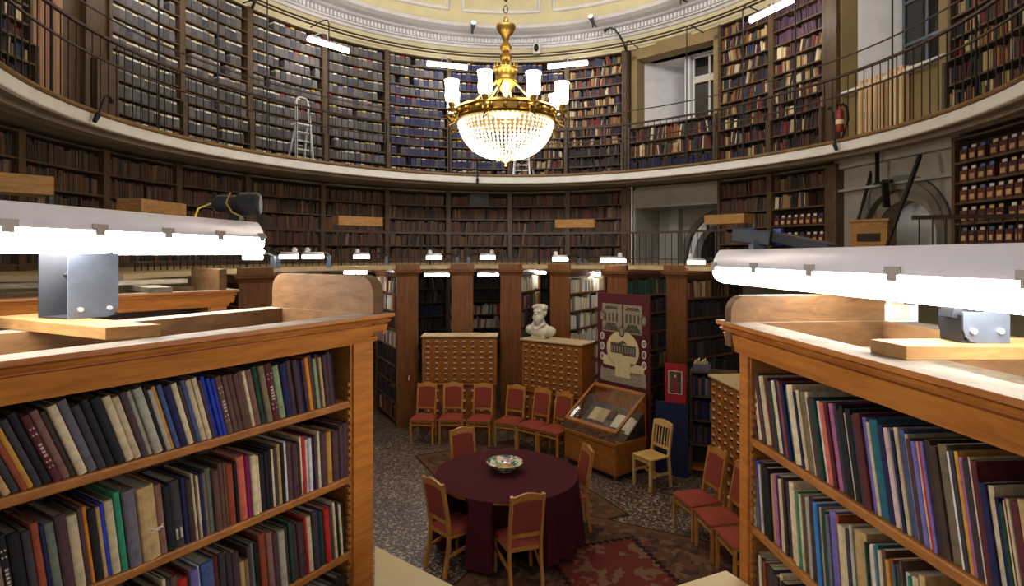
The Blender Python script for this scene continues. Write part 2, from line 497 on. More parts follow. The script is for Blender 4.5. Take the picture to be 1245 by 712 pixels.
m = MB(W1.T()); arch_ring(m, hw - 0.25, 3.1, 0.94, 1.08, 1.2, 1.6, 2.9)
wn = struct(m.build('window_1', M['plaster_white']))
m = MB(W1.T()); arch_fill(m, hw - 0.25, 3.1, 1.0, 1.58, 2.9)
m.build('pane', M['window_dark'], wn)
m = MB(W1.T())
for u in (-0.5, -0.1, 0.3): m.box(hw - 0.25 + u - 0.02, hw - 0.25 + u + 0.02, 1.5, 1.57, 2.9, 3.9)
m.build('glazing_bar', M['grey_metal'], wn)
m = MB(W1.T()); m.box(-hw - 0.02, hw + 0.05, -0.02, 0.34, 4.34, 4.8)
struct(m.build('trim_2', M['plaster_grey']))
m = MB(W1.T())
for u in (-hw - 0.02, -hw + 0.05): m.tube([(u, -0.06, 2.95), (u, -0.06, 4.88)], 0.022, 8)
tag(m.build('heating_pipe', M['plaster_white']), 'pair of white pipes rising beside the grey recess under the gallery', 'pipe')

# arched recess on the right under the gallery
fc2 = (N2L + N2R) / 2
W2 = Frame(WALL, fc2)
hw2 = WALL.length(N2L, N2R) / 2
AC = 0.12                                                            # arch centre along the wall
m = MB(W2.T())
arch_wall(m, -hw2 - 0.02, hw2 + 0.02, 2.9, 4.9, 0.86, AC, 3.5, 0.12)
m.box(-hw2, hw2, -0.02, 0.14, 4.32, 4.36); m.box(-hw2, hw2, 0.0, 0.14, 4.74, 4.9)
m.box(-hw2 - 0.05, -hw2, 0, 0.4, 2.9, 4.9); m.box(hw2, hw2 + 0.05, 0, 0.4, 2.9, 4.9)
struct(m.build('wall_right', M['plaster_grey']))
m = MB(W2.T()); arch_ring(m, AC, 3.5, 0.74, 0.87, 0.05, 0.2, 2.9); arch_ring(m, AC, 3.5, 0.84, 0.97, 0.07, 0.14, 2.9)
struct(m.build('trim_3', M['arch_stone']))
m = MB(W2.T()); arch_ring(m, AC, 3.46, 0.6, 0.82, 0.18, 0.5, 2.9)
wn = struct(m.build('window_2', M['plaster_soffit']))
m = MB(W2.T()); arch_fill(m, AC, 3.46, 0.7, 0.48, 2.9)
m.build('pane', M['window_lit'], wn)

# window recess of the upper gallery, behind the low bookcase
m = MB(W1.T())
m.box(-hw, -hw + 0.16, 0.0, 0.4, 6.3, 8.2); m.box(hw - 0.12, hw, 0.0, 0.4, 6.3, 8.2)
m.box(-hw, hw, 0.0, 0.4, 8.1, 8.4); m.box(-hw, hw, 0.2, 0.4, 5.1, 6.34)
struct(m.build('trim_4', M['tan_paint']))
m = MB(W1.T())
m.add([(-hw + 0.15, 0.35, 6.3), (-hw + 0.75, 1.7, 6.3), (-hw + 0.75, 1.7, 8.15), (-hw + 0.15, 0.35, 8.15)], [(0, 1, 2, 3)])
m.add([(hw - 0.1, 0.35, 6.3), (hw - 0.1, 1.7, 6.3), (hw - 0.1, 1.7, 8.15), (hw - 0.1, 0.35, 8.15)], [(0, 1, 2, 3)])
m.box(-hw + 0.1, hw, 0.35, 1.75, 8.12, 8.2); m.box(-hw + 0.1, hw, 0.35, 1.75, 6.24, 6.34)
m.box(-hw + 0.6, hw, 1.7, 1.8, 6.2, 8.2)
struct(m.build('wall_window_bay', M['plaster_white']))
m = MB(W1.T())
U0, U1 = 0.12, hw - 0.16
for a in (U0, (U0 + U1) / 2 - 0.02, U1 - 0.05): m.box(a, a + 0.05, 0.8, 0.9, 6.34, 8.1)
for z in (6.34, 7.55, 8.05): m.box(U0, U1, 0.8, 0.9, z, z + 0.05)
m.box(U0 - 0.16, U0 - 0.02, 0.7, 0.9, 6.34, 8.1)
wn = struct(m.build('window_3', M['plaster_white']))
m = MB(W1.T()); m.box(U0 + 0.03, U1 - 0.03, 0.84, 0.86, 6.36, 8.08); m.build('pane', M['window_dark'], wn)
m = MB(W1.T()); m.box(U0 + 0.06, U1 - 0.05, 0.77, 0.8, 7.42, 7.56); m.build('transom', M['label_white'], wn)

# window recess on the right of the upper gallery
m = MB(W2.T())
m.box(-hw2, -hw2 + 0.12, 0.02, 0.4, 5.1, 8.6); m.box(hw2 - 0.3, hw2, 0.02, 0.4, 5.1, 8.6)
m.box(-hw2, hw2, 0.16, 0.4, 5.06, 6.1); m.box(-hw2, hw2, 0.02, 0.4, 8.45, 8.7)
struct(m.build('trim_5', M['tan_paint']))
m = MB(W2.T())
m.add([(-hw2 + 0.12, 0.35, 6.1), (-hw2 + 0.42, 1.2, 6.1), (-hw2 + 0.42, 1.2, 8.6), (-hw2 + 0.12, 0.35, 8.6)], [(0, 1, 2, 3)])
m.add([(hw2 - 0.3, 0.35, 6.1), (hw2 - 0.5, 1.2, 6.1), (hw2 - 0.5, 1.2, 8.6), (hw2 - 0.3, 0.35, 8.6)], [(0, 1, 2, 3)])
m.box(-hw2, hw2, 0.35, 1.3, 8.46, 8.6); m.box(-hw2, hw2, 1.2, 1.3, 6.0, 8.6)
struct(m.build('wall_window_recess', M['plaster_white']))
m = MB(W2.T())
m.box(-hw2 + 0.02, hw2 - 0.02, 0.0, 1.25, 6.08, 6.14)
struct(m.build('trim_6', M['white_paint']))
m = MB(W2.T())
V0, V1 = -hw2 + 0.42, hw2 - 0.5
for i in range(4): a = V0 + (V1 - V0 - 0.05) * i / 3; m.box(a, a + 0.05, 1.0, 1.08, 6.14, 8.46)
for z in (6.14, 6.9, 7.65, 8.4): m.box(V0, V1, 1.0, 1.08, z, z + 0.05)
wn = struct(m.build('window_4', M['grey_metal']))
m = MB(W2.T()); m.box(V0 + 0.02, V1 - 0.02, 1.03, 1.05, 6.16, 8.44); m.build('pane', M['window_dark'], wn)
m = MB(W2.T())
for i in range(8):
    u = -0.62 + i * 0.115 + (0.08 if i > 4 else 0)
    m.tube([(u, 0.0, 5.14), (u, 0.0, 6.2)], 0.036, 8)
    m.tube([(u, 0.1, 5.2), (u, 0.1, 6.2)], 0.03, 8)
for z in (5.24, 6.16): m.tube([(-0.66, 0.06, z), (0.27, 0.06, z)], 0.025, 8)
tag(m.build('radiator', M['radiator'], smooth='auto'), 'tall pale column radiator under the right gallery window', 'radiator')

# plank door and dark pilasters on the left of the gallery
m = MB()
fa, fb = wf(41), wf(78)
for i in range(4):
    a = fa + (fb - fa) * i / 4; b = fa + (fb - fa) * (i + 0.94) / 4
    slab(m, WALL, a, b, 0.02, 0.07, 5.12, 8.3, 1)
slab(m, WALL, fa, fb, 0.06, 0.1, 5.12, 8.3, 2)
struct(m.build('door_1', M['plank_pink']))
m = MB()
slab(m, WALL, wf(78), wf(101), 0.05, 0.34, 5.12, 8.36, 3); slab(m, WALL, wf(101), wf(106), -0.05, 0.34, 5.12, 8.36, 1)
slab(m, WALL, wf(106), wf(133), 0.04, 0.34, 5.12, 8.36, 3); slab(m, WALL, wf(111), wf(138), -0.1, 0.3, 5.12, 6.2, 3)
struct(m.build('trim_7', M['dark_wood']))
m = MB()
slab(m, WALL, wf(1003), wf(1017), 0.0, 0.36, 5.12, 8.36, 2); slab(m, WALL, wf(757.5), wf(766), 0.0, 0.36, 2.95, 4.85, 1)
slab(m, WALL, wf(1006), wf(1016), 0.0, 0.36, 2.95, 4.85, 1); slab(m, WALL, wf(759), wf(764), -0.02, 0.36, 5.12, 8.36, 1)
struct(m.build('trim_8', M['dark_wood']))

# frieze, cornice, dome
m = MB(); slab(m, WALL, FL, FR, 0.02, 0.4, 8.36, 8.74, 60)
struct(m.build('trim_9', M['plaster_cream']))
m = MB(); sweep(m, WALL, PI + 0.95, -0.95, [(0.3, 8.7), (-0.04, 8.7), (-0.08, 8.75), (-0.16, 8.75), (-0.16, 8.9), (-0.3, 8.92), (-0.34, 8.95), (-0.5, 8.98), (-0.62, 9.03), (-0.66, 9.1), (0.3, 9.1)], 80)
n = 300
for i in range(n):
    f = PI + 0.6 - (PI + 1.2) * i / n
    slab(m, WALL, f, f - 0.0075, -0.24, -0.15, 8.78, 8.89, 1)
struct(m.build('cornice', M['plaster_white']))
DZ, DH, DD = 9.1, 3.4, -0.3
def dome_pt(f, th, inset=0.0):
    p = WALL.pt(f, DD); c = Vector((WALL.cx, WALL.cy, 0)); q = math.cos(th)
    v = c + (p - c) * q; v.z = DZ + DH * math.sin(th)
    if inset:
        nn = (Vector((c.x, c.y, DZ)) - v).normalized(); v = v + nn * inset
    return v
m = MB(); vs = []; NF, NT = 72, 14
for j in range(NT + 1):
    for i in range(NF): vs.append(dome_pt(2 * PI * i / NF, PI / 2 * 0.985 * j / NT))
fs = []
for j in range(NT):
    for i in range(NF): fs.append((j * NF + i, j * NF + (i + 1) % NF, (j + 1) * NF + (i + 1) % NF, (j + 1) * NF + i))
fs.append(tuple(range(NT * NF, (NT + 1) * NF)))
m.add(vs, fs)
struct(m.build('ceiling', M['plaster_cream'], smooth=True))
m = MB(); mp = MB()
fp = wf(609)
for i in range(-4, 5):
    f0 = fp + i * 0.40 + 0.168; f1 = fp + i * 0.40 - 0.168
    for (t0, t1, g, r) in ((0.13, 0.62, 0.0, 0.05), (0.27, 0.5, 0.075, 0.03)):
        a, b = f0 - g, f1 + g
        loop = [dome_pt(a + (b - a) * k / 8, t0, 0.02) for k in range(9)] + [dome_pt(b, t0 + (t1 - t0) * k / 8, 0.02) for k in range(1, 9)] + \
               [dome_pt(b + (a - b) * k / 8, t1, 0.02) for k in range(1, 9)] + [dome_pt(a, t1 + (t0 - t1) * k / 8, 0.02) for k in range(1, 8)]
        m.tube(loop, r, 6, closed=True)
    vs = [dome_pt(f0 - 0.075 + (f1 - f0 + 0.15) * i2 / 6, 0.27 + 0.23 * j / 6, 0.012) for j in range(7) for i2 in range(7)]
    mp.add(vs, [(j * 7 + k, j * 7 + k + 1, j * 7 + k + 8, j * 7 + k + 7) for j in range(6) for k in range(6)])
struct(m.build('trim_10', M['plaster_white'], smooth=True))
struct(mp.build('trim_11', M['plaster_white'], smooth=True))
m = MB()
for z, d in ((8.42, -0.14), (8.5, -0.12)): sweep(m, WALL, FL, FR, [(d, z), (d - 0.035, z), (d - 0.035, z + 0.03), (d, z + 0.03)], 60)
struct(m.build('trim_12', M['rail_wood']))

# upper gallery: floor slab with white edge, wooden lip, conduits under it
GF = [PI + 0.55 - (PI + 1.1) * i / 72 for i in range(73)]
def deck(mb, ring, d_in, z0, z1, fs_, out_d=0.4):
    vs = []
    for f in fs_:
        a = ring.pt(f, d_in); c = Vector((WALL.cx, WALL.cy, 0)); g = math.atan2((a.y - WALL.cy) / WALL.b, (a.x - WALL.cx) / WALL.a)
        b = WALL.pt(g, out_d)
        for p, z in ((a, z0), (b, z0), (b, z1), (a, z1)): vs.append((p.x, p.y, z))
    fcs = []
    for i in range(len(fs_) - 1):
        for j in range(4):
            k = (j + 1) % 4; fcs.append((4 * i + j, 4 * i + k, 4 * i + 4 + k, 4 * i + 4 + j))
    L = 4 * (len(fs_) - 1)
    fcs += [(0, 1, 2, 3), (L, L + 3, L + 2, L + 1)]
    mb.add(vs, fcs)
m = MB(); deck(m, GAL, 0.02, 4.9, 5.06, GF)
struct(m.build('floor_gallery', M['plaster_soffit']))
m = MB(); sweep(m, GAL, GF[0], GF[-1], [(0.03, 4.885), (-0.04, 4.885), (-0.05, 4.9), (-0.05, 5.03), (-0.02, 5.045), (0.03, 5.045)], 90)
struct(m.build('trim_13', M['fascia']))
m = MB(); sweep(m, GAL, GF[0], GF[-1], [(0.2, 5.045), (-0.06, 5.045), (-0.08, 5.06), (-0.08, 5.08), (-0.05, 5.1), (0.2, 5.1)], 90)
struct(m.build('trim_14', M['lip_wood']))
m = MB()
for d, r in ((0.42, 0.022), (0.5, 0.012)): m.tube([GAL.pt(GF[0] + (GF[-1] - GF[0]) * i / 90, d, 4.875) for i in range(91)], r, 6)
sweep(m, GAL, GF[0], GF[-1], [(0.2, 4.84), (0.28, 4.84), (0.28, 4.9), (0.2, 4.9)], 90)
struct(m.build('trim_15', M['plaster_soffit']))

# middle walkway over the radial stacks
MF = [PI + 0.12 - (PI + 0.34) * i / 60 for i in range(61)]
m = MB(); deck(m, MIDS, 0.0, 2.905, 2.97, MF)
struct(m.build('floor_walkway', M['catalog_top']))

def railing(name, label, ring, f0, f1, zf, rails, step, poles, postr, group=None, mats=None):
    base = ring.pt((f0 + f1) / 2, 0, zf)
    t = thing(name, label, 'railing', base)
    zt = rails[0][0]
    for nm, (z, w, h) in zip(('top_rail', 'middle_rail', 'handrail'), rails):
        mb = MB(); sweep(mb, ring, f0, f1, [(-w / 2, z - h), (w / 2, z - h), (w / 2, z), (-w / 2, z)], 80)
        mb.build(nm, M['rail_wood'], t, world=True)
    L = ring.length(f0, f1); n = int(L / step)
    fs_ = [f0 + (f1 - f0) * (i + 0.5) / n for i in range(n)]
    order = sorted(range(n), key=lambda i: ring.pt(fs_[i]).length)
    inview = [i for i in order if abs(ring.pt(fs_[i]).x / ring.pt(fs_[i]).y) < 0.9]
    single = set(inview[:96]); rest = MB()
    for i in range(n):
        p = ring.pt(fs_[i]); mb = MB() if i in single else rest
        mb.tube([(p.x, p.y, zf), (p.x, p.y, zt - 0.02)], 0.008, 5)
        if i in single: mb.build('baluster', M['black_metal'], t, world=True)
    if rest.v: tag(rest.build('balusters', M['black_metal'], t, world=True), kind='stuff')
    for px, z1 in poles:
        p = ring.pt(ring.at(px))
        mb = MB()
        if z1 > zt + 0.5:
            nn = ring.nrm(ring.at(px))
            mb.tube([(p.x, p.y, zf), (p.x, p.y, z1 - 0.12), p + nn * 0.06 + Vector((0, 0, z1 - 0.03)), p + nn * 0.2 + Vector((0, 0, z1)), p + nn * 0.75 + Vector((0, 0, z1))], 0.013, 6)
        else: mb.tube([(p.x, p.y, zf), (p.x, p.y, z1)], 0.02, 6)
        mb.build('post', M['black_metal'], t, world=True)
    return t
railing('gallery_railing', 'dark iron railing with thin balusters along the white upper gallery edge', GAL, GF[2], GF[-3], 5.1,
        [(6.16, 0.05, 0.035), (5.84, 0.03, 0.025), (6.45, 0.02, 0.02)], 0.15,
        [(62, 8.2), (193, 8.2), (265, 8.2), (325, 8.1), (400, 8.1), (470, 6.2), (546, 6.2), (690, 6.2), (762, 8.1), (835, 8.1), (903, 8.1), (967, 8.15), (1085, 8.2), (1187, 8.2)], 0.018)
railing('walkway_railing', 'low iron railing of the middle walkway behind the wooden pillars', MIDR, PI + 0.02, MIDR.at(884), 2.97,
        [(3.64, 0.06, 0.04), (3.1, 0.03, 0.02)], 0.13, [(300, 3.64), (415, 3.64), (523, 3.64), (655, 3.64), (770, 3.64)], 0.015)
RR = Ring(4.87 - 9.63, 7.15 - 28.41, 30, 30); RA = math.atan2(28.41, 9.63)
railing('walkway_railing', 'dark railing in front of the index boxes on the right walkway', RR, RA, RA - 0.06, 2.97,
        [(3.66, 0.08, 0.05), (3.1, 0.03, 0.02)], 0.13, [], 0.015)
# =================================================================== SHELVES ALONG THE WALL
def bookcase(px0, px1, zs, label, z_base, group, lower=None, depth=0.3, top=True, post=0.06, mat='dark_wood', name='bookcase', backd=0.0, plinth=True, front=0.0):
    """zs: heights of the shelf tops, bottom to top, the last is the top board. lower = (height, step) for a deeper lower half"""
    fa, fb = wf(px0), wf(px1)
    base = WALL.pt((fa + fb) / 2, 0.1, z_base)
    t = thing(name, label, 'bookcase', base, 0, group)
    L = WALL.length(fa, fb); pw = post / L * (fb - fa)
    W = M[mat]
    for a, b in ((fa, fa + pw), (fb - pw, fb)):
        m = MB(); slab(m, WALL, a, b, front - 0.005, depth, z_base, zs[-1] + 0.02, 1)
        if lower: slab(m, WALL, a, b, front - lower[1] - 0.005, front - 0.004, z_base, lower[0] - 0.03, 1)
        m.build('side_panel', W, t, world=True)
    m = MB(); slab(m, WALL, fa, fb, depth, depth + 0.02, z_base, zs[-1], 4); m.build('back_panel', M['case_back'], t, world=True)
    for i, z in enumerate(zs):
        m = MB(); d0 = front
        if lower and z <= lower[0]: d0 = front - lower[1]
        slab(m, WALL, fa + pw, fb - pw, d0 + 0.004, depth, z - 0.028, z, 5)
        m.build('shelf' if i < len(zs) - 1 else 'top_board', W, t, world=True)
    if plinth:
        m = MB(); slab(m, WALL, fa + pw, fb - pw, front - (lower[1] if lower else 0) + 0.02, front + 0.08, z_base, zs[0] - 0.03, 4); m.build('plinth', W, t, world=True)
    return fa + pw * 1.15, fb - pw * 1.15

stuff = MB()                                           # distant rows of books too many to count
LEATHER = [((78, 58, 46), 5), ((94, 68, 50), 4), ((72, 52, 46), 4), ((106, 80, 58), 2), ((60, 54, 50), 3), ((124, 102, 76), 1), ((104, 56, 48), 1), ((54, 48, 46), 2), ((88, 72, 60), 3)]
MIXED = [((66, 46, 44), 4), ((52, 44, 50), 4), ((96, 60, 44), 3), ((176, 154, 112), 3), ((140, 110, 72), 3), ((52, 60, 82), 2), ((120, 42, 42), 2), ((60, 74, 62), 1), ((204, 190, 160), 2), ((150, 92, 56), 1), ((44, 38, 40), 3)]
PURPLE = [((70, 48, 64), 5), ((60, 44, 56), 4), ((84, 58, 70), 2)]
PALE = [((210, 204, 188), 4), ((190, 178, 148), 4), ((226, 222, 212), 3), ((160, 146, 120), 2), ((90, 96, 112), 1)]
NAVY = [((38, 40, 74), 4), ((50, 50, 80), 3), ((44, 40, 52), 2), ((70, 50, 48), 1)]
DARK = [((52, 44, 50), 5), ((44, 40, 44), 4), ((66, 50, 48), 3), ((84, 76, 74), 2), ((52, 54, 66), 2), ((120, 104, 84), 1)]
GREENS = [((46, 104, 78), 3), ((60, 56, 56), 3), ((120, 60, 50), 2), ((70, 84, 74), 2), ((150, 130, 100), 1)]
def pick(pal):
    tot = sum(w for _, w in pal); x = rnd.random() * tot
    for c, w in pal:
        x -= w
        if x <= 0: break
    k = 0.85 + rnd.random() * 0.3
    return tuple(v * k for v in lin(c))
def row_of_books(place, L, z, hmax, pal, tmin=0.018, tmax=0.045, fill=0.97, dmin=0.16, dmax=0.24, front=0.03, lean=0.12, hmin=0.68):
    """place(u, d, z) -> point, u runs along the row"""
    u = 0.005; ang = 0; c = pick(pal); hb = 0.8
    while u < L * fill:
        w = tmin + (tmax - tmin) * rnd.random() ** 1.6
        if u + w > L: break
        if rnd.random() < 0.12: ang = rnd.choice((0, 0, lean, -lean, lean * 0.6))
        if rnd.random() < 0.65: c = pick(pal)
        if rnd.random() < 0.5: hb = hmin + (0.97 - hmin) * rnd.random()
        h = hmax * min(0.97, hb + 0.04 * rnd.random()); d = dmin + (dmax - dmin) * rnd.random()
        if rnd.random() < 0.02: u += 0.06 * rnd.random(); continue
        off = math.tan(ang) * h; f = front + 0.02 * rnd.random()
        if u + off < 0 or u + w + off > L: off = 0
        stuff.c = c
        b = [place(u, f, z), place(u + w, f, z), place(u + w, f + d, z), place(u, f + d, z)]
        tp = [place(u + off, f, z + h), place(u + w + off, f, z + h), place(u + w + off, f + d, z + h), place(u + off, f + d, z + h)]
        o = len(stuff.v)
        stuff.add(b + tp, [(0, 1, 5, 4), (1, 2, 6, 5), (3, 0, 4, 7)])
        stuff.c = tuple(v * 0.5 + 0.2 * k for v, k in zip(c, (1.0, 0.86, 0.62)))
        stuff.v += []; stuff.f.append((o + 4, o + 5, o + 6, o + 7)); stuff.mi.append(0); stuff.col.append(stuff.c)
        u += w + 0.0015
def arc_place(fa, fb, front=0.0):
    L = WALL.length(fa, fb)
    def pl(u, d, z): return WALL.pt(fa + (fb - fa) * u / L, d + front, z)
    return pl, L

# ---- upper gallery
ZG = 5.065
LOWZ = [5.21, 5.48, 5.75]                              # lower shelves, then the ledge at 6.02
UPZ = [6.02 + 0.258 * i for i in range(9)] + [8.35]
NAMES = {0: 'at the far left beside the plank door', 1: 'next to the dark pilasters', 2: 'second from the dark pilasters', 3: 'behind the stepladder',
         4: 'right of the stepladder', 5: 'second right of the stepladder', 6: 'behind the chandelier', 7: 'right of the chandelier', 8: 'left of the window bay'}
UP = [(-62, 40), (133, 222), (222, 304), (304, 395), (395, 470.7), (470.7, 546), (546, 620), (620, 689), (689, 758.5)]
files_slots = []
for i, (a, b) in enumerate(UP):
    zs = LOWZ + UPZ
    fa, fb = bookcase(a, b, zs, 'dark tall gallery bookcase ' + NAMES[i], ZG, 'upper gallery bookcases', lower=(6.03, 0.08))
    for j, z in enumerate(zs[:-1]):
        h = (zs[j + 1] - 0.028) - z
        low = z < 6.0
        if i in (0, 8) or (i == 7 and j not in (10, 11)):
            pl, L = arc_place(fa, fb, -0.06 if low else 0.02)
            row_of_books(pl, L, z, h, MIXED if i != 8 or j > 2 else DARK, fill=0.96, hmin=0.62)
        else:
            files_slots.append((i, j, fa, fb, z, h, -0.06 if low else 0.02))
# box files: individuals in the nearest bays, the rest as one mass
def boxfile_mesh(w, h, d, top):
    m = MB()
    m.box(-w / 2, w / 2, 0, d, 0, h * 0.8)
    m.cur = 1; m.box(-w / 2 + 0.006, w / 2 - 0.006, 0.006, d - 0.01, h * 0.8, h)
    m.cur = 0; m.box(-w * 0.22, w * 0.22, -0.003, 0.0, h * 0.5, h * 0.7)
    return m.mesh('box_file', [M['boxfile'], M[top]])
BFM = [boxfile_mesh(0.118, 0.185, 0.2, 'cream_paper'), boxfile_mesh(0.118, 0.195, 0.2, 'dust_board'), boxfile_mesh(0.132, 0.19, 0.2, 'label_white'), boxfile_mesh(0.124, 0.2, 0.21, 'plaster_grey')]
BFW = [0.118, 0.118, 0.132, 0.124]
GREYS = [(92, 90, 94), (100, 97, 100), (84, 83, 88), (106, 102, 104), (72, 73, 82), (90, 87, 88)]
NAVYF = [(50, 52, 92), (58, 60, 98), (46, 48, 82), (64, 66, 96)]
TOPS = [(196, 178, 142)] * 4 + [(216, 210, 200)] * 3 + [(120, 116, 116)] * 4 + [(204, 176, 60), (178, 52, 50), (60, 84, 150)]
slots = []
for (i, j, fa, fb, z, h, fr) in files_slots:
    L = WALL.length(fa, fb); u = 0.02; k = 0
    lastbay = NAMES[i]
    while True:
        q = rnd.randrange(4); w = BFW[q]
        if u + w > L - 0.01: break
        if rnd.random() > 0.035:
            k += 1; slots.append((WALL.pt(fa + (fb - fa) * (u + w / 2) / L, fr, z), fa + (fb - fa) * (u + w / 2) / L, q, i, j, k))
        u += w + (0.004 if rnd.random() < 0.7 else 0.014)
slots.sort(key=lambda s: (s[0].y if abs(s[0].x / s[0].y) < 0.9 else 99))
SHELFN = len(LOWZ + UPZ) - 1
restf = MB()
for n, (p, f, q, i, j, k) in enumerate(slots):
    base = lin(rnd.choice(NAVYF if (i in (5, 6, 7) and rnd.random() < (0.15 if (i == 5 and j > 7) else 0.8)) else GREYS))
    nn = WALL.nrm(f); tt = Vector((nn.y, -nn.x, 0))
    if n < 300:
        o = bpy.data.objects.new('box_file', BFM[q]); COL.objects.link(o)
        o.location = p; o.rotation_euler = (0, 0, math.atan2(tt.y, tt.x)); o.color = base + (1,)
        bay = {1: 'bay beside dark pilasters', 2: 'second bay from dark pilasters', 3: 'stepladder bay'}.get(i, 'bay right of stepladder')
        tag(o, 'grey box file, %s from left, %s shelf from top, gallery %s' % (ordinal(k), ordinal(SHELFN - j), bay), 'box', 'grey box files on the upper gallery shelves')
    else:
        w = BFW[q]; h = 0.155 + 0.012 * rnd.random(); d = 0.2
        P = lambda u, dd, zz: p + tt * u + nn * dd + Vector((0, 0, zz))
        restf.c = base
        restf.hexa([P(-w / 2, 0, 0), P(w / 2, 0, 0), P(w / 2, d, 0), P(-w / 2, d, 0)], [P(-w / 2, 0, h), P(w / 2, 0, h), P(w / 2, d, h), P(-w / 2, d, h)])
        restf.c = lin(rnd.choice(TOPS)); hh = h + 0.014 + 0.028 * rnd.random(); g = 0.012
        restf.hexa([P(-w / 2 + g, 0.012, h), P(w / 2 - g, 0.012, h), P(w / 2 - g, d - 0.01, h), P(-w / 2 + g, d - 0.01, h)],
                   [P(-w / 2 + g, 0.012, hh), P(w / 2 - g, 0.012, hh), P(w / 2 - g, d - 0.01, hh), P(-w / 2 + g, d - 0.01, hh)])
        restf.c = tuple(v * 1.25 for v in base); a = h * 0.6
        restf.add([P(-w * .2, -0.003, a), P(w * .2, -0.003, a), P(w * .2, -0.003, a + 0.03), P(-w * .2, -0.003, a + 0.03)], [(0, 1, 2, 3)])
tag(restf.build('box_files', M['facebook'], recalc=False), 'rows of grey and navy box files on the far upper gallery shelves', 'box', kind='stuff')

# low bookcase under the window bay, and the shelves right of it
fa, fb = bookcase(764, 872, [5.24, 5.62, 6.0, 6.36], 'low gallery bookcase under the window bay', ZG, 'upper gallery bookcases', lower=(6.4, 0.08))
for z, pal in ((5.24, NAVY), (5.62, MIXED), (6.0, MIXED)):
    pl, L = arc_place(fa, fb, -0.06); row_of_books(pl, L, z, 0.33, pal, fill=0.98, lean=0.15)
for a, b, nm, pal in ((873, 937, 'right of the window bay', MIXED), (937, 1003, 'left of the radiator recess', MIXED), (1152, 1300, 'at the far right past the radiator', MIXED)):
    zs = [5.24, 5.6, 5.96] + [6.28 + 0.297 * i for i in range(7)] + [8.35]
    fa, fb = bookcase(a, b, zs, 'dark tall gallery bookcase ' + nm, ZG, 'upper gallery bookcases', lower=(5.97, 0.08))
    for j, z in enumerate(zs[:-1]):
        pl, L = arc_place(fa, fb, -0.06 if z < 5.95 else 0.02)
        pp = PURPLE if (a == 937 and j in (7, 8, 9)) else pal
        row_of_books(pl, L, z, min(0.3, zs[j + 1] - z - 0.03), pp, fill=0.98, lean=0.16, hmin=0.6)

# ---- middle walkway: leather-bound rows
MZ = [3.06 + 0.352 * i for i in range(5)] + [4.83]
MIDB = [(-62, 27, 'far left end'), (27, 130, 'above the left plank rest'), (130, 218, 'behind the left lamp head'), (218, 302, 'second left of the spotlight'), (302, 393, 'left of the plank rest'),
        (393, 471, 'behind the plank rest'), (471, 545, 'above the first wooden pillar'), (545, 620, 'in the middle of the curve'), (620, 690, 'right of the middle'), (690, 758, 'beside the grey recess')]
for i, (a, b, nm) in enumerate(MIDB):
    fa, fb = bookcase(a, b, MZ, 'bookcase of leather volumes on the walkway, ' + nm, 2.97, 'walkway bookcases')
    for j, z in enumerate(MZ[:-1]):
        pl, L = arc_place(fa, fb, 0.03)
        if i == 7 and j == 4:
            m = L * 0.62; row_of_books(pl, L * 0.36, z, 0.31, LEATHER)
            row_of_books(lambda u, d, zz: pl(u + m, d, zz), L * 0.36, z, 0.28, LEATHER)
        else: row_of_books(pl, L, z, 0.31, LEATHER, fill=0.99, lean=0.18 if j in (0, 1) else 0.08, hmin=0.74)
m = MB(); fa, fb = wf(571), wf(594); slab(m, WALL, fa, fb, 0.02, 0.3, 4.47, 4.8, 1)
tag(m.build('speaker_box', M['dark_steel']), 'dark box on the top walkway shelf in the middle of the curve', 'box')
for a, b, nm, g in ((872, 935, 'beside the grey arch recess', 0), (935, 1006, 'left of the wooden cabinet', 1)):
    fa, fb = bookcase(a, b, MZ, 'bookcase on the right walkway ' + nm, 2.97, 'walkway bookcases')
    for j, z in enumerate(MZ[:-1]):
        pl, L = arc_place(fa, fb, 0.03)
        if g and j in (0, 1, 2): continue
        row_of_books(pl, L * (0.66 if g and j == 3 else 1), z, 0.31, LEATHER if not (g and j == 3) else MIXED, fill=0.99, hmin=0.74)
    if g: IB_LEFT = (fa, fb)
# ---- floor-level shelves at the back of the alcoves
LZ = [0.12 + 0.36 * i for i in range(7)] + [2.72]
for a, b, nm in ((400, 471, 'behind the left end pillar'), (471, 545, 'between the first two pillars'), (545, 620, 'between the second and third pillars'), (620, 690, 'behind the bust'), (690, 757, 'behind the tall banner'), (757, 850, 'behind the right pillars')):
    fa, fb = bookcase(a, b, LZ, 'floor level bookcase at the back of the alcove ' + nm, 0.0, 'alcove bookcases')
    for j, z in enumerate(LZ[:-1]):
        pl, L = arc_place(fa, fb, 0.03)
        row_of_books(pl, L, z, 0.31, NAVY if (a == 471 and j == 4) else (PALE + [((190, 40, 40), 4)] if (a == 545 and j in (3, 4)) else DARK), fill=0.97)

# ---- index boxes with two labels each
def index_box(name, p, f, w, h, d, label, group, paper):
    nn = WALL.nrm(f); tt = Vector((nn.y, -nn.x, 0))
    o = thing(name, label, 'box', p, math.atan2(tt.y, tt.x), group)
    m = MB(); m.box(-w / 2, w / 2, 0, d, 0, h); m.box(-w / 2 - 0.003, w / 2 + 0.003, -0.004, d * 0.3, 0, 0.012)
    b = m.build('box_body', M['book'], o); b.color = lin(rnd.choice([(90, 52, 46), (84, 50, 44), (98, 56, 48), (76, 46, 42)])) + (1,)
    m = MB(); m.box(-w * 0.32, w * 0.32, -0.007, -0.001, h * 0.2, h * 0.6)
    l = m.build('label_holder', M['book'], o); l.color = lin(rnd.choice([(190, 152, 104), (176, 136, 96), (200, 166, 116)])) + (1,)
    m = MB(); m.box(-w * 0.3, w * 0.3, 0.02, 0.026, h - 0.002, h + 0.045)
    l = m.build('index_card', M['book'], o); l.color = lin(paper) + (1,)
    return o
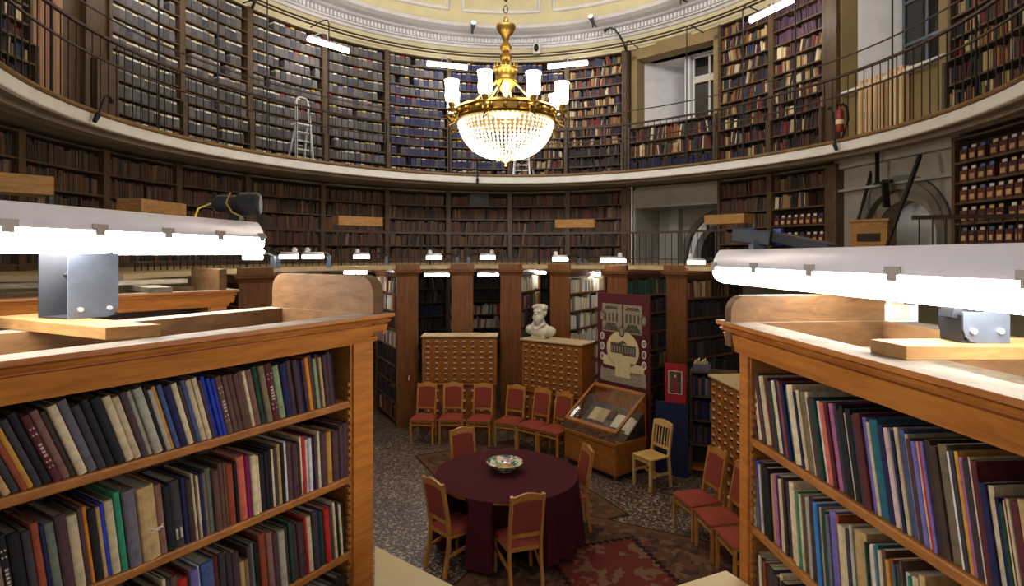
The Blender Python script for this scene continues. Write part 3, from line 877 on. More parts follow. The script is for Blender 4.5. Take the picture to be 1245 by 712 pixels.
fa, fb = bookcase(1157, 1310, [3.06 + 0.285 * i for i in range(6)] + [4.83], 'bookcase of dark red index boxes at the right edge of the walkway', 2.97, 'walkway bookcases')
IBL = []
L = WALL.length(fa, fb)
for j in range(6):
    z = 3.06 + 0.285 * j; u = 0.12; k = 0
    while u < min(L - 0.1, 1.75):
        f = fa + (fb - fa) * u / L; k += 1
        IBL.append((WALL.pt(f, 0.02, z), f, 'dark red index box, %s from left, %s shelf from bottom, right edge bookcase' % (ordinal(k), ordinal(j + 1))))
        u += 0.158 + (0.06 if rnd.random() < 0.1 else 0)
for a in IBL: index_box('index_box', a[0], a[1], 0.13, 0.17, 0.28, a[2], 'index boxes at the right edge', rnd.choice([(214, 206, 190), (200, 186, 160), (196, 196, 200), (80, 110, 150), (188, 160, 110)]))
fa, fb = IB_LEFT; L = WALL.length(fa, fb)
for j in (0, 1, 2):
    for k in range(8):
        f = fa + (fb - fa) * (0.08 + 0.12 * k) / 1.0
        if k > 7: continue
        index_box('index_box', WALL.pt(f, 0.02, 3.06 + 0.352 * j), f, 0.11, 0.16, 0.25, 'dark red index box, %s from left, %s shelf from bottom, beside wooden cabinet' % (ordinal(k + 1), ordinal(j + 1)),
                  'index boxes beside the wooden cabinet', rnd.choice([(214, 206, 190), (60, 64, 120), (210, 210, 214)]))
# =================================================================== THE RADIAL BOOK STACKS
OV = 0.075
class Axes:
    """s outward along the stack from its inner end, t across it from the visible side, z up"""
    def __init__(s, E, u, v): s.E = Vector((E[0], E[1], 0)); s.u = Vector((u[0], u[1], 0)).normalized(); s.v = Vector((v[0], v[1], 0)).normalized()
    def __call__(s, a, t, z): return s.E + s.u * a + s.v * t + Vector((0, 0, z))
    def T(s): return lambda p: s(p.x, p.y, p.z)
    def s_of(s, px, t):
        """where the line of sight through column px meets the side plane t"""
        k = kx(px); o = s.E + s.v * t
        return (k * o.y - o.x) / (s.u.x - k * s.u.y)

def make_stack(label, A, L, W, shelves, stile=0.13, top=2.9, near=False, crest=None, group='radial book stacks', wm='pillar_wood', sides=(0, 1), notch=False):
    t = thing('book_stack', label, 'bookcase', A(L / 2, W / 2, 0), 0, group)
    wood_, sh = (M['oak_near'], M['oak_shelf']) if near else (M[wm], M[wm])
    T = A.T(); ov = OV if near else 0.03
    m = MB(T); m.box(ov, ov + (stile if near else 0.05), ov, W - ov, 0, top - 0.125)
    e = m.build('end_panel', wood_, t, world=True, bevel=0.004)
    if near:
        m = MB(T); m.box(ov + stile, ov + stile + 0.012, ov + 0.012, W - ov - 0.012, 0, top - 0.14)
        n = int((top - 0.3 - 1.2) / 0.034)
        for i in range(n):                                              # toothed shelf ratchet strip
            z = 1.2 + i * 0.034; m.box(ov + stile + 0.01, ov + stile + 0.024, ov + 0.012, ov + 0.03, z, z + 0.018)
        m.build('ratchet_strip', M['oak_shelf'], t, world=True)
    m = MB(T); m.box(L - 0.05, L, ov, W - ov, 0, top - 0.125); m.build('end_panel', wood_, t, world=True)
    m = MB(T); m.box(ov + (stile if near else 0.05), L - 0.05, W / 2 - 0.012, W / 2 + 0.012, 0.05, top - 0.13); m.build('partition', M['dark_wood'], t, world=True)
    for z in shelves:
        for sd in sides:
            m = MB(T); a, b = (ov + 0.012, W / 2 - 0.013) if sd == 0 else (W / 2 + 0.013, W - ov - 0.012)
            m.box(ov + (stile + 0.013 if near else 0.051), L - 0.051, a, b, z - 0.034, z)
            m.build('shelf', sh, t, world=True, bevel=0.006 if near else 0)
    # moulded cornice running round the top
    if near: prof = [(ov - 0.002, -0.138), (0.062, -0.138), (0.058, -0.108), (0.034, -0.106), (0.024, -0.054), (0.04, -0.052), (0.04, -0.047), (0.02, -0.045), (0.011, -0.034), (0.018, -0.026), (0.03, -0.025), (0.03, -0.021), (0.004, -0.02), (0.0, -0.017), (0.0, 0.0), (0.13, 0.0), (0.13, -0.13)]
    else: prof = [(ov, -0.125), (0.0, -0.06), (-0.03, -0.05), (-0.03, -0.02), (-0.045, -0.015), (-0.045, 0.0), (0.05, 0.0), (0.05, -0.13)]
    m = MB(T); vs = []
    for d, z in prof:
        for x, y in ((d, d), (L - d, d), (L - d, W - d), (d, W - d)): vs.append((x, y, top + z))
    fs = []
    k = len(prof)
    for j in range(k):
        j2 = (j + 1) % k
        for i in range(4): fs.append((j * 4 + i, j * 4 + (i + 1) % 4, j2 * 4 + (i + 1) % 4, j2 * 4 + i))
    m.add(vs, fs)
    o = m.build('cornice', [wood_, M['dust_board'], M['crest_board']], t, world=True)
    if near:
        for p in o.data.polygons:
            if p.normal.z > 0.9 and p.center.z + parent_origin(t).z > top - 0.006: p.material_index = 1
        for p in list(o.data.polygons)[(len(prof) - 2) * 4:(len(prof) - 1) * 4]: p.material_index = 2
    m = MB(T); m.box(0.1, L - 0.06, 0.1, W - 0.1, top - 0.13, top - 0.11); m.build('top_boarding', M['dust_board'], t, world=True)
    if crest:
        s0, s1, t0, t1, h, r = crest
        pts = []
        if r > 0.005:
            for i in range(7): a = PI - PI / 2 * i / 6; pts.append((t0 + r + r * math.cos(a), h - r + r * math.sin(a)))
            for i in range(7): a = PI / 2 - PI / 2 * i / 6; pts.append((t1 - r + r * math.cos(a), h - r + r * math.sin(a)))
        else: pts += [(t0, h), (t1, h)]
        poly = [(t0, -0.11 if near else 0.0)] + pts + [(t1, -0.11 if near else 0.0)]
        m = MB(T); m.prism(poly, lambda p: (s0, p[0], top + p[1]), lambda p: (s1, p[0], top + p[1]))
        m.build('crest_board', M['crest_board'] if near else wood_, t, world=True, bevel=0.003)
    return t

# nearest stacks, left and right of the camera
A1 = Axes((-0.594, 2.98), (-0.524, -0.852), (-0.852, 0.524))
A2 = Axes((0.928, 2.68), (0.08, -0.997), (0.997, 0.08))
SH1 = [2.49, 2.125, 1.76, 1.40, 1.04, 0.68, 0.32, 0.08]
SH2 = [2.41, 2.035, 1.66, 1.29, 0.92, 0.55, 0.2, 0.06]
make_stack('varnished oak book stack in the left foreground with dusty top ledge', A1, 2.5, 0.84, SH1, near=True, crest=(0.05, 0.12, 0.03, 0.81, 0.19, 0.09))
make_stack('varnished oak book stack in the right foreground full of thin journals', A2, 2.2, 0.84, SH2, stile=0.075, near=True, crest=(0.05, 0.11, 0.02, 0.82, 0.115, 0.07))
A3 = Axes((-2.27, 4.9), (-0.707, -0.707), (-0.707, 0.707))
make_stack('oak book stack behind the left foreground stack, lamp brackets on its top', A3, 2.3, 0.84, [0.1, 0.5, 0.9, 1.3, 1.7, 2.1, 2.45], near=True, crest=(0.08, 0.14, 0.06, 0.78, 0.17, 0.0))
A3b = Axes((kx(288) * 8.2, 8.2), (-0.62, 0.78), (0.78, 0.62))
make_stack('oak book stack far left, its end half hidden by the rounded crest board', A3b, 1.5, 0.5, [0.1, 0.5, 0.9, 1.3, 1.7, 2.1, 2.45], group='radial book stacks', crest=(-0.02, 0.05, 0.01, 0.49, 0.1, 0.0))

# stacks beyond the reading space: end panels read as wooden pillars
def far_stack(pxl, Y, deg, label, Lf=1.6, W=0.47):
    a = R(deg); ax = (math.sin(a), math.cos(a)); ac = (math.cos(a), -math.sin(a))     # outward axis, across to the right
    A = Axes((kx(pxl) * Y, Y), ax, ac)
    sh = [0.12 + 0.335 * i for i in range(8)]
    make_stack(label, A, Lf, W, sh, crest=(-0.02, 0.05, 0.01, W - 0.01, 0.1, 0.0))
    return A, sh, Lf, W
FS = []
for pxl, Y, deg, nm in ((481, 10.7, -27, 'wooden end pillar of a book stack bearing the small red sign'),
                        (547, 11.15, -5, 'wooden end pillar of a book stack rising behind the left card cabinet'),
                        (606, 11.2, 16, 'wooden end pillar of a book stack between the two card cabinets'),
                        (666, 11.0, 34, 'wooden end pillar of a book stack behind the bust'),
                        (735, 10.35, 45, 'wooden end pillar of a book stack behind the tall maroon banner'),
                        (807, 10.0, 55, 'wooden end pillar of a book stack right of the tall maroon banner')):
    FS.append(far_stack(pxl, Y, deg, nm))
# books on their visible sides
def side_books(A, sh, L, t, W, pal, tall=0.29, rows=None, inward=1, dens=0.98):
    for i, z in enumerate(sh):
        if rows and i not in rows: continue
        pl = lambda u, d, zz: A(0.06 + u, t + inward * d, zz)
        row_of_books(pl, L - 0.12, z, tall, pal[i % len(pal)] if isinstance(pal[0], list) else pal, front=0.04, dmin=0.12, dmax=0.16, fill=dens)
WS = 0.47
BRIGHT = PALE + [((120, 40, 44), 4), ((60, 70, 110), 3), ((150, 110, 60), 3)]
side_books(FS[0][0], FS[0][1], 1.6, 0.0, WS, [MIXED, DARK, DARK, DARK, BRIGHT, MIXED, BRIGHT, BRIGHT])
side_books(FS[2][0], FS[2][1], 1.6, WS, WS, [DARK, DARK, DARK, MIXED, DARK, DARK, MIXED, PALE], inward=-1)
side_books(FS[3][0], FS[3][1], 1.6, WS, WS, PALE, inward=-1)
side_books(FS[4][0], FS[4][1], 1.6, WS, WS, [DARK, DARK, DARK, MIXED, DARK, DARK, DARK, GREENS], inward=-1)
side_books(FS[5][0], FS[5][1], 1.6, WS, WS, [DARK, DARK, DARK, DARK, DARK, DARK, DARK, MIXED], inward=-1)

# =================================================================== BOOKS OF THE TWO NEAREST STACKS, ONE BY ONE
PAL = {'K': ('black', (34, 32, 36)), 'D': ('dark grey', (66, 60, 66)), 'G': ('grey', (108, 102, 112)), 'P': ('dull purple', (84, 58, 62)), 'M': ('maroon', (98, 42, 46)),
       'B': ('brown', (104, 74, 62)), 'J': ('dark brown', (70, 54, 46)), 'C': ('cream', (216, 196, 156)), 'A': ('pale grey', (176, 170, 150)), 'T': ('tan', (196, 160, 108)), 'Y': ('ochre', (208, 154, 66)),
       'O': ('orange', (226, 136, 34)), 'R': ('red', (190, 44, 40)), 'r': ('rust red', (150, 72, 44)), 'N': ('navy', (34, 36, 78)), 'U': ('bright blue', (44, 64, 176)), 'u': ('steel blue', (72, 88, 132)),
       'L': ('lilac', (122, 112, 180)), 'E': ('green', (52, 138, 100)), 'V': ('dark green', (36, 72, 56)), 'W': ('white', (226, 222, 216)), 'S': ('salmon', (212, 106, 82)), 'F': ('olive', (128, 112, 84)),
       'e': ('sage green', (138, 160, 118)), 't': ('teal', (40, 104, 116)), 'H': ('mauve pink', (172, 100, 140)), 'h': ('magenta', (138, 30, 92)), 'b': ('rose brown', (140, 100, 88)), 's': ('grey green', (106, 112, 100)),
       'k': ('sky blue', (58, 128, 196)), 'w': ('pale pink', (226, 196, 190))}
def book_cover_mesh(w, d, h, paper):
    """spine (rounded when bound) and two boards as one U-shaped cover"""
    th = 0.0025 if not paper else 0.0012
    n = 6; outer = []; inner = []
    bulge = min(0.012, w * 0.28) if not paper else 0.001
    for i in range(n + 1):
        a = PI - PI * i / n
        outer.append((w / 2 * math.cos(a), -bulge * math.sin(a)))
    outer = [(-w / 2, d)] + outer + [(w / 2, d)]
    inner = [(w / 2 - th, d), (w / 2 - th, 0.006), (-w / 2 + th, 0.006), (-w / 2 + th, d)]
    m = MB(); nO = len(outer); vs = []
    for z in (0, h):
        vs += [(x, y, z) for x, y in outer] + [(x, y, z) for x, y in inner]
    k = nO + 4; fs = []
    loop = list(range(nO)) + list(range(nO, k))
    for i in range(k): j = (i + 1) % k; fs.append((loop[i], loop[j], k + loop[j], k + loop[i]))
    for base in (0, k):
        mid = [nO + 1, nO + 2]
        fs.append((base + 0, base + 1, base + nO + 2, base + nO + 3))
        fs.append(tuple(base + q for q in list(range(1, nO - 1)) + [nO + 1, nO + 2]))
        fs.append((base + nO - 2, base + nO - 1, base + nO, base + nO + 1))
    m.add(vs, fs)
    return m
def make_book(A, xs, s, t, z, w, d, h, lean, code, label, group, paper=False, marks=0):
    """xs = +1/-1: local x along +u or -u; leans towards local -x"""
    X = A.u * xs; Rm = Matrix((X, A.v, Vector((0, 0, 1)))).transposed().to_4x4()
    M4 = Matrix.Translation(A(s, t, z + w / 2 * math.sin(lean) + 0.001)) @ Rm @ Matrix.Rotation(-lean, 4, 'Y')
    nm, rgb = PAL[code]; k = 0.86 + 0.28 * rnd.random()
    o = book_cover_mesh(w, d, h, paper).build('book', M['book'])
    o.matrix_world = M4; o.color = tuple(min(1, c * k) for c in lin(rgb)) + (1,)
    tag(o, label, 'book', group)
    g = 0.004 if not paper else 0.0008; th = 0.0026 if not paper else 0.0014
    m = MB(); m.box(-w / 2 + th, w / 2 - th, 0.007, d - g, g * 0.6, h - g)
    p = m.build('page_block', M['pages'], o); pc = rnd.choice([(206, 192, 162), (192, 176, 142), (216, 206, 184), (176, 162, 138)])
    p.color = lin(pc if paper else tuple(v * 0.72 for v in pc)) + (1,)
    if marks:
        m = MB(); y = -min(0.012, w * 0.28) - 0.0006
        if marks == 1:
            for zz in (0.05, 0.07, h - 0.05, h - 0.07): m.box(-w * 0.3, w * 0.3, y * 0.86, y * 0.86 + 0.003, zz, zz + 0.006)
            zz = 0.09
            while zz < h - 0.1: m.box(-w * 0.2, w * 0.2, y, y + 0.003, zz, zz + 0.008); zz += 0.013
            q = m.build('spine_tooling', M['book'], o); q.color = lin((200, 180, 166)) + (1,)
        else:
            m.box(-w * 0.28, w * 0.3, y * 0.9, y * 0.9 + 0.004, 0.03, 0.07)
            q = m.build('spine_label', M['book'], o); q.color = lin((196, 186, 160)) + (1,)
    return o
def near_row(A, xs, t, z, spec, htf, leanf, stackname, rowname, paper=False, px_dir=1, from_post=True):
    """spec: [(px0, px1, code[, marks[, height]])] measured along the spines; px give the place on the shelf"""
    items = []
    for it in spec:
        s0, s1 = sorted((A.s_of(it[0], t), A.s_of(it[1], t)))
        items.append((s0, s1) + tuple(it[2:]))
    items.sort(key=lambda q: q[0])
    n = len(items)
    for i, it in enumerate(items):
        s0, s1, code = it[0], it[1], it[2]; marks = it[3] if len(it) > 3 else 0
        lean = leanf((s0 + s1) / 2)
        w = max(0.005, (s1 - s0) * math.cos(lean) * 0.97)
        h = it[4] if len(it) > 4 else htf((s0 + s1) / 2)
        d = 0.17 + 0.05 * rnd.random() if not paper else 0.2 + 0.06 * rnd.random()
        nm = PAL[code][0]
        kind = 'thin' if w < 0.012 else ('thick' if w > 0.045 else '')
        if marks == 1: kind = 'lettered'
        noun = 'journal' if paper else 'book'
        lab = ' '.join(('%s %s %s, %s from post, %s of %s stack' % (kind, nm, noun, ordinal(i + 1), rowname, stackname)).split())
        make_book(A, xs, (s0 + s1) / 2, t + 0.012 * rnd.random(), z, w, d, h, lean, code, lab, 'books on the %s of the %s stack' % (rowname, stackname), paper, marks)
def seq(x, *items):
    """('C', width) runs from px x onward"""
    out = []
    for it in items:
        w = it[1]
        if it[0] != '_': out.append((x, x + w, it[0]) + tuple(it[2:]))
        x += w
    return out
jit = lambda a, b: a + (b - a) * rnd.random()
TP = OV + 0.02
r1 = seq(-44, ('B', 14), ('K', 12), ('M', 21, 1, 0.25), ('T', 11), ('D', 12), ('r', 8), ('Y', 9), ('D', 10), ('K', 12), ('M', 11, 1), ('b', 11), ('J', 8), ('C', 12), ('G', 12, 0, 0.262), ('D', 11), ('K', 11), ('K', 13),
         ('C', 11), ('C', 9), ('P', 8), ('A', 6), ('A', 11), ('K', 4), ('A', 6), ('Y', 5), ('u', 6), ('N', 9), ('C', 7), ('J', 4), ('u', 5), ('C', 7), ('C', 6), ('P', 5), ('U', 4.6), ('U', 4.4), ('U', 4.2), ('B', 8, 1),
         ('B', 6), ('B', 6), ('B', 6), ('B', 6), ('C', 4), ('b', 7), ('V', 6), ('F', 7), ('M', 9, 1), ('e', 8), ('N', 8), ('P', 6), ('P', 6), ('N', 4), ('P', 4), ('O', 4.4), ('P', 5), ('e', 4), ('P', 3), ('T', 3.4), ('P', 5), ('P', 4), ('N', 4))
near_row(A1, -1, TP, SH1[0], r1, lambda s: jit(0.232, 0.252), lambda s: R(4 + 13 * max(0, s - 0.1)), 'left', 'top shelf')
r2 = seq(-60, ('K', 22), ('P', 16), ('K', 18), ('N', 8), ('F', 9), ('K', 11, 1), ('K', 17), ('D', 11), ('r', 10), ('N', 5), ('s', 12), ('P', 14), ('C', 14), ('P', 6), ('O', 5), ('K', 10), ('T', 5), ('U', 5), ('C', 11),
         ('E', 8, 0, 0.275), ('_', 1), ('G', 16, 0, 0.268), ('T', 22, 0, 0.262), ('b', 9, 0, 0.255), ('K', 8), ('D', 14, 2), ('N', 5), ('J', 7), ('C', 3), ('K', 2.4), ('C', 3), ('N', 5), ('F', 4), ('s', 7), ('B', 8), ('B', 5), ('B', 3.4), ('r', 9), ('K', 4), ('S', 10), ('h', 6),
         ('C', 7), ('C', 4), ('K', 6), ('K', 4), ('K', 4), ('C', 3), ('D', 4), ('T', 4), ('K', 4), ('W', 3), ('P', 6), ('P', 7), ('J', 3), ('C', 3), ('R', 4), ('w', 3), ('W', 4), ('N', 3), ('P', 3), ('C', 3), ('P', 8), ('Y', 7), ('P', 8), ('P', 5), ('P', 7))
near_row(A1, -1, TP, SH1[1], r2, lambda s: jit(0.238, 0.262), lambda s: R(1.5 + 4 * max(0, s)), 'left', 'second shelf')
r3 = seq(90, ('K', 16), ('P', 14), ('J', 14), ('K', 13), ('B', 12), ('P', 11), ('D', 11), ('K', 10), ('J', 10), ('b', 4), ('C', 5), ('D', 6), ('B', 8), ('R', 11), ('M', 3), ('L', 10), ('W', 2.4), ('u', 16), ('M', 6), ('D', 8), ('D', 7), ('P', 8),
         ('T', 6, 0, 0.2), ('F', 5, 0, 0.2), ('P', 4), ('s', 4), ('K', 6), ('r', 8), ('b', 7), ('P', 7), ('A', 8), ('J', 5), ('V', 4), ('P', 6), ('P', 5), ('P', 4), ('R', 3), ('C', 6), ('D', 6), ('N', 4), ('V', 4), ('R', 6), ('P', 5), ('C', 3), ('K', 4), ('C', 3), ('K', 4))
near_row(A1, -1, TP, SH1[2], r3, lambda s: jit(0.24, 0.275), lambda s: R(5), 'left', 'third shelf')
r4 = seq(330, *[(rnd.choice('PPKJDPB'), w) for w in (9, 8, 7, 9, 6, 8, 7, 6, 7, 6, 8, 6, 5, 6)])
near_row(A1, -1, TP, SH1[3], r4, lambda s: jit(0.24, 0.27), lambda s: R(3), 'left', 'fourth shelf')
# right stack: thin journals leaning back towards the end post
q1 = seq(909, ('V', 4, 0, 0.25), ('K', 4), ('J', 3), ('C', 5), ('P', 5), ('C', 6), ('M', 5), ('V', 5), ('C', 5), ('N', 5), ('r', 3), ('N', 4), ('t', 4), ('C', 8), ('N', 3), ('C', 4), ('F', 6), ('C', 4), ('P', 5), ('V', 5), ('W', 4), ('S', 6), ('M', 5), ('H', 6), ('D', 4), ('K', 4), ('K', 5), ('C', 2.4), ('K', 7),
         ('D', 6), ('M', 8), ('L', 5), ('C', 4), ('t', 7), ('t', 4), ('N', 7), ('w', 6), ('C', 5), ('N', 4), ('C', 5), ('u', 6), ('C', 4), ('P', 6), ('L', 6), ('C', 2.6), ('R', 5), ('L', 4), ('J', 7), ('J', 8), ('F', 12), ('W', 4), ('D', 6), ('Y', 5), ('H', 5), ('D', 9), ('C', 2), ('M', 8), ('N', 9, 0, 0.24),
         ('C', 8, 0, 0.24), ('N', 5, 0, 0.22), ('V', 5, 0, 0.21), ('C', 3, 0, 0.22), ('M', 5, 0, 0.23), ('C', 4, 0, 0.23), ('M', 9, 0, 0.23), ('T', 10, 0, 0.24), ('K', 12, 0, 0.25))
near_row(A2, 1, TP, SH2[0], q1, lambda s: jit(0.27, 0.292), lambda s: R(17 - 7 * min(1, s / 1.3)), 'right', 'top shelf', paper=True)
q2 = seq(909, ('u', 4), ('P', 3), ('A', 3), ('F', 3), ('U', 4), ('C', 2.4), ('K', 5), ('K', 5), ('T', 4), ('H', 4), ('N', 4), ('C', 4), ('J', 3), ('D', 4), ('C', 6), ('C', 4), ('E', 3), ('C', 3), ('B', 7), ('A', 4), ('J', 6), ('k', 5), ('T', 3), ('V', 6), ('G', 4), ('L', 8), ('r', 3), ('C', 10), ('D', 5), ('A', 4),
         ('T', 16), ('V', 2.6), ('C', 4), ('W', 4), ('t', 4), ('C', 5), ('B', 6), ('Y', 5), ('r', 5), ('t', 3), ('R', 2.6), ('V', 4), ('B', 3), ('W', 6), ('E', 5), ('C', 8), ('T', 8), ('M', 7), ('C', 8), ('N', 8), ('C', 9), ('J', 9), ('C', 9))
near_row(A2, 1, TP, SH2[1], q2, lambda s: jit(0.262, 0.292), lambda s: R(7), 'right', 'second shelf', paper=True)
q3 = seq(909, ('A', 3.4), ('C', 5), ('D', 6), ('C', 3), ('K', 4), ('r', 3), ('P', 5), ('D', 5), ('P', 5), ('C', 4), ('K', 6), ('J', 5), ('M', 6), ('B', 7), ('K', 6), ('J', 8), ('B', 8), ('K', 8))
near_row(A2, 1, TP, SH2[2], q3, lambda s: jit(0.25, 0.28), lambda s: R(5), 'right', 'third shelf', paper=True)
# string round the tan parcel on the second shelf
sp = (A1.s_of(175.5, TP) + A1.s_of(197, TP)) / 2
m = MB(A1.T())
for i in range(2): m.tube([(sp - 0.034, TP + 0.0, SH1[1] + 0.10 + i * 0.012), (sp - 0.01, TP - 0.016, SH1[1] + 0.112 - i * 0.01), (sp + 0.012, TP - 0.016, SH1[1] + 0.10 + i * 0.014), (sp + 0.036, TP + 0.0, SH1[1] + 0.108)], 0.0022, 5)
tag(m.build('string', M['label_white']), 'white string tied around the tan parcel on the left stack second shelf', 'string')
# far side of the right stack glimpsed over the books
def back_books(A, t, z, L0, L1, pal, inward):
    row_of_books(lambda u, d, zz: A(L0 + u, t + inward * d, zz), L1 - L0, z, 0.28, pal, front=0.03)
for z in SH2[:3]: back_books(A2, 0.84 - OV, z, 0.1, 2.1, DARK, -1)
for z in SH1[:3]: back_books(A1, 0.84 - OV, z, 0.15, 2.3, DARK, -1)
back_books(A3, OV, 2.1, 0.15, 2.2, DARK, 1)
for z in SH1[:4]: row_of_books(lambda u, d, zz: A1(1.82 + u, TP + d, zz), 0.6, z, 0.27, MIXED)
for z in SH2[:3]: row_of_books(lambda u, d, zz: A2(1.66 + u, TP + d, zz), 0.45, z, 0.29, MIXED)
tag(stuff.build('books', M['facebook'], recalc=False), 'rows of bound volumes on the distant gallery, walkway and alcove shelves', 'book', kind='stuff')
# =================================================================== LAMPS
def tube_fixture(label, far, near, z0, h, w, z_split=0.52, clips=5, name='fluorescent_lamp', rise=0.0, lit='tube'):
    """long sealed tube lamp: plastic body above, lit diffuser below, sprung clips along the seam"""
    far, near = Vector((*far, 0)), Vector((*near, 0)); ax = (near - far); L = ax.length; ax.normalize(); sd = Vector((-ax.y, ax.x, 0))
    T = lambda p: far + ax * p.x + sd * p.y + Vector((0, 0, z0 + p.z + rise * p.x / L))
    t = thing(name, label, 'lamp', T(Vector((L / 2, 0, 0))))
    def loft(mb, prof, ends):
        vs = []; k = len(prof)
        for x, sc in ends:  # dark steel parts, and the painted shade inside the lamp brackets
            cy = sum(p[0] for p in prof) / k; cz = sum(p[1] for p in prof) / k
            for y, z in prof: vs.append((x, cy + (y - cy) * sc, cz + (z - cz) * sc))
        fs = [tuple(range(k))[::-1], tuple(range((len(ends) - 1) * k, len(ends) * k))]
        for i in range(len(ends) - 1):
            for j in range(k): fs.append((i * k + j, i * k + (j + 1) % k, (i + 1) * k + (j + 1) % k, (i + 1) * k + j))
        mb.add(vs, fs)
    zs = h * z_split
    ends = lambda a: [(a, 0.6), (a + 0.012, 0.84), (a + 0.035, 1.0), (L - a - 0.035, 1.0), (L - a - 0.012, 0.84), (L - a, 0.6)]
    m = MB(T); loft(m, [(-w * 0.5, zs), (w * 0.5, zs), (w * 0.5, zs + h * 0.1), (w * 0.42, h * 0.8), (w * 0.3, h * 0.97), (w * 0.24, h), (-w * 0.24, h), (-w * 0.3, h * 0.97), (-w * 0.42, h * 0.8), (-w * 0.5, zs + h * 0.1)], ends(0.012))
    m.build('housing', M['lamp_body'], t, world=True, smooth='auto')
    m = MB(T); m.box(0.02, L - 0.02, -w * 0.515, w * 0.515, zs - h * 0.02, zs + h * 0.05); m.build('gasket_rim', M['lamp_body'], t, world=True)
    prof = [(-w * 0.49, zs - h * 0.02)] + [(-w * 0.49 * math.cos(PI * i / 10), (zs - h * 0.02) * (1 - 0.999 * math.sin(PI * i / 10) ** 0.7)) for i in range(1, 10)] + [(w * 0.49, zs - h * 0.02)]
    m = MB(T); loft(m, prof, ends(0.0)); m.build('diffuser', M[lit], t, world=True, smooth='auto')
    for i in range(clips):
        x = 0.07 + (L - 0.14) * i / max(1, clips - 1)
        for s_ in (-1, 1):
            m = MB(T); y0, y1 = sorted((s_ * w * 0.515, s_ * w * 0.545)); m.box(x - 0.036, x + 0.036, y0, y1, zs - h * 0.02, zs + h * 0.12); m.box(x - 0.022, x + 0.022, y0, y1, zs - h * 0.13, zs - h * 0.02)
            m.build('clip', M['clip'], t, world=True)
    return t
ll = (Vector((-1.776, 2.04)) - Vector((-1.52, 3.48))).normalized()
e = Vector((-1.52, 3.48)) + ll * 2.3
tube_fixture('long lit tube lamp over the left foreground stack', (-1.52, 3.48), (e.x, e.y), 3.2, 0.182, 0.17, clips=7, lit='tube_left')
rl = (Vector((1.35, 1.55)) - Vector((1.225, 3.4))).normalized()
e2 = Vector((1.225, 3.4)) + rl * 2.5
tube_fixture('long lit tube lamp over the right foreground stack', (1.225, 3.4), (e2.x, e2.y), 3.03, 0.19, 0.17, clips=6, rise=0.01)
tube_fixture('lit tube lamp beyond the left foreground lamp, end showing beneath it', (-2.22, 5.25), (-3.05, 4.35), 3.19, 0.09, 0.09, clips=3)

def bracket(label, corner, d1, d2, l1, l2, z0, z1, lean_mat='grey_metal'):
    c = Vector((*corner, 0)); d1 = Vector((*d1, 0)).normalized(); d2 = Vector((*d2, 0)).normalized()
    T = lambda p: c + d1 * p.x + d2 * p.y + Vector((0, 0, z0 + p.z))
    h = z1 - z0; t = thing('lamp_bracket', label, 'bracket', T(Vector((l1 / 2, l2 / 2, 0))))
    def plate(y0, y1):
        r = 0.04; poly = [(0, 0)] + [(l1 - r + r * math.sin(a), r - r * math.cos(a)) for a in (0, 0.5, 1.0, PI / 2)] + [(l1, h), (0, h)]
        m = MB(T); m.prism(poly, lambda p: (p[0], y0, p[1]), lambda p: (p[0], y1, p[1])); return m
    plate(0, 0.006).build('side_plate', M[lean_mat], t, world=True)
    plate(l2 - 0.006, l2).build('side_plate', M['dark_steel'], t, world=True)  # inner plate coloured darker to imitate the shade inside the bracket
    m = MB(T); m.box(0, l1, 0.007, l2 - 0.007, 0, 0.006); m.build('base_plate', M['dark_steel'], t, world=True)  # dark colour stands in for shade on the bracket floor
    m = MB(T); m.box(l1 - 0.006, l1, 0.007, l2 - 0.007, 0.007, h * 0.9); m.build('back_plate', M['dark_steel'], t, world=True)  # darkened too: shade of the open channel put into its colour
    for x in (0.22, 0.8):
        m = MB(T); 
        m.tube([(l1 * x, -0.008, 0.035), (l1 * x, 0.0, 0.035)], 0.009, 8); m.build('bolt', M['chrome'], t, world=True)
    m = MB(T); m.bar((l1 * 0.3, l2 * 0.5, h * 0.62), (l1 * 1.12, l2 * 0.45, h * 0.98), 0.05, 0.03); m.build('lamp_arm', M['dark_steel'], t, world=True)
    return t
# planks laid across the stack tops, the brackets standing on them
m = MB(lambda p: A1(p.x, p.y, p.z)); m.hexa([(1.08, 0.13, 2.9), (1.23, 0.2, 2.9), (1.3, 0.98, 2.9), (1.14, 0.98, 2.9)], [(1.08, 0.13, 2.944), (1.23, 0.2, 2.944), (1.3, 0.98, 2.944), (1.14, 0.98, 2.944)])
tag(m.build('plank', M['raw_board'], bevel=0.003), 'sawn plank across the left stack top carrying the grey bracket', 'plank')
bracket('grey steel lamp bracket on the plank across the left stack', (-1.72, 2.28), (0.62, 0.79), (-0.95, 0.32), 0.17, 0.17, 2.945, 3.2)
m = MB(); m.hexa([(1.09, 1.79, 2.9), (1.105, 1.65, 2.9), (1.86, 1.66, 2.9), (1.86, 1.83, 2.9)], [(1.09, 1.79, 2.94), (1.105, 1.65, 2.94), (1.86, 1.66, 2.94), (1.86, 1.83, 2.94)])
tag(m.build('plank', M['raw_board'], bevel=0.003), 'sawn plank across the right stack top below the bracket', 'plank')
bracket('grey steel lamp bracket on the plank across the right stack', (1.44, 1.7), (-1.0, 0.0), (0.0, 1.0), 0.135, 0.1, 2.941, 3.03)
m = MB(lambda p: A3(p.x, p.y, p.z)); m.box(0.5, 0.66, 0.0, 0.9, 2.9, 2.94)
tag(m.build('plank', M['dust_board']), 'dusty plank across the stack behind the left foreground stack', 'plank')
m = MB(lambda p: A3(p.x, p.y, p.z)); m.box(0.25, 1.6, 0.5, 0.66, 2.945, 2.98)
tag(m.build('plank', M['dust_board']), 'dusty plank lying lengthwise on the stack behind the left one', 'plank')
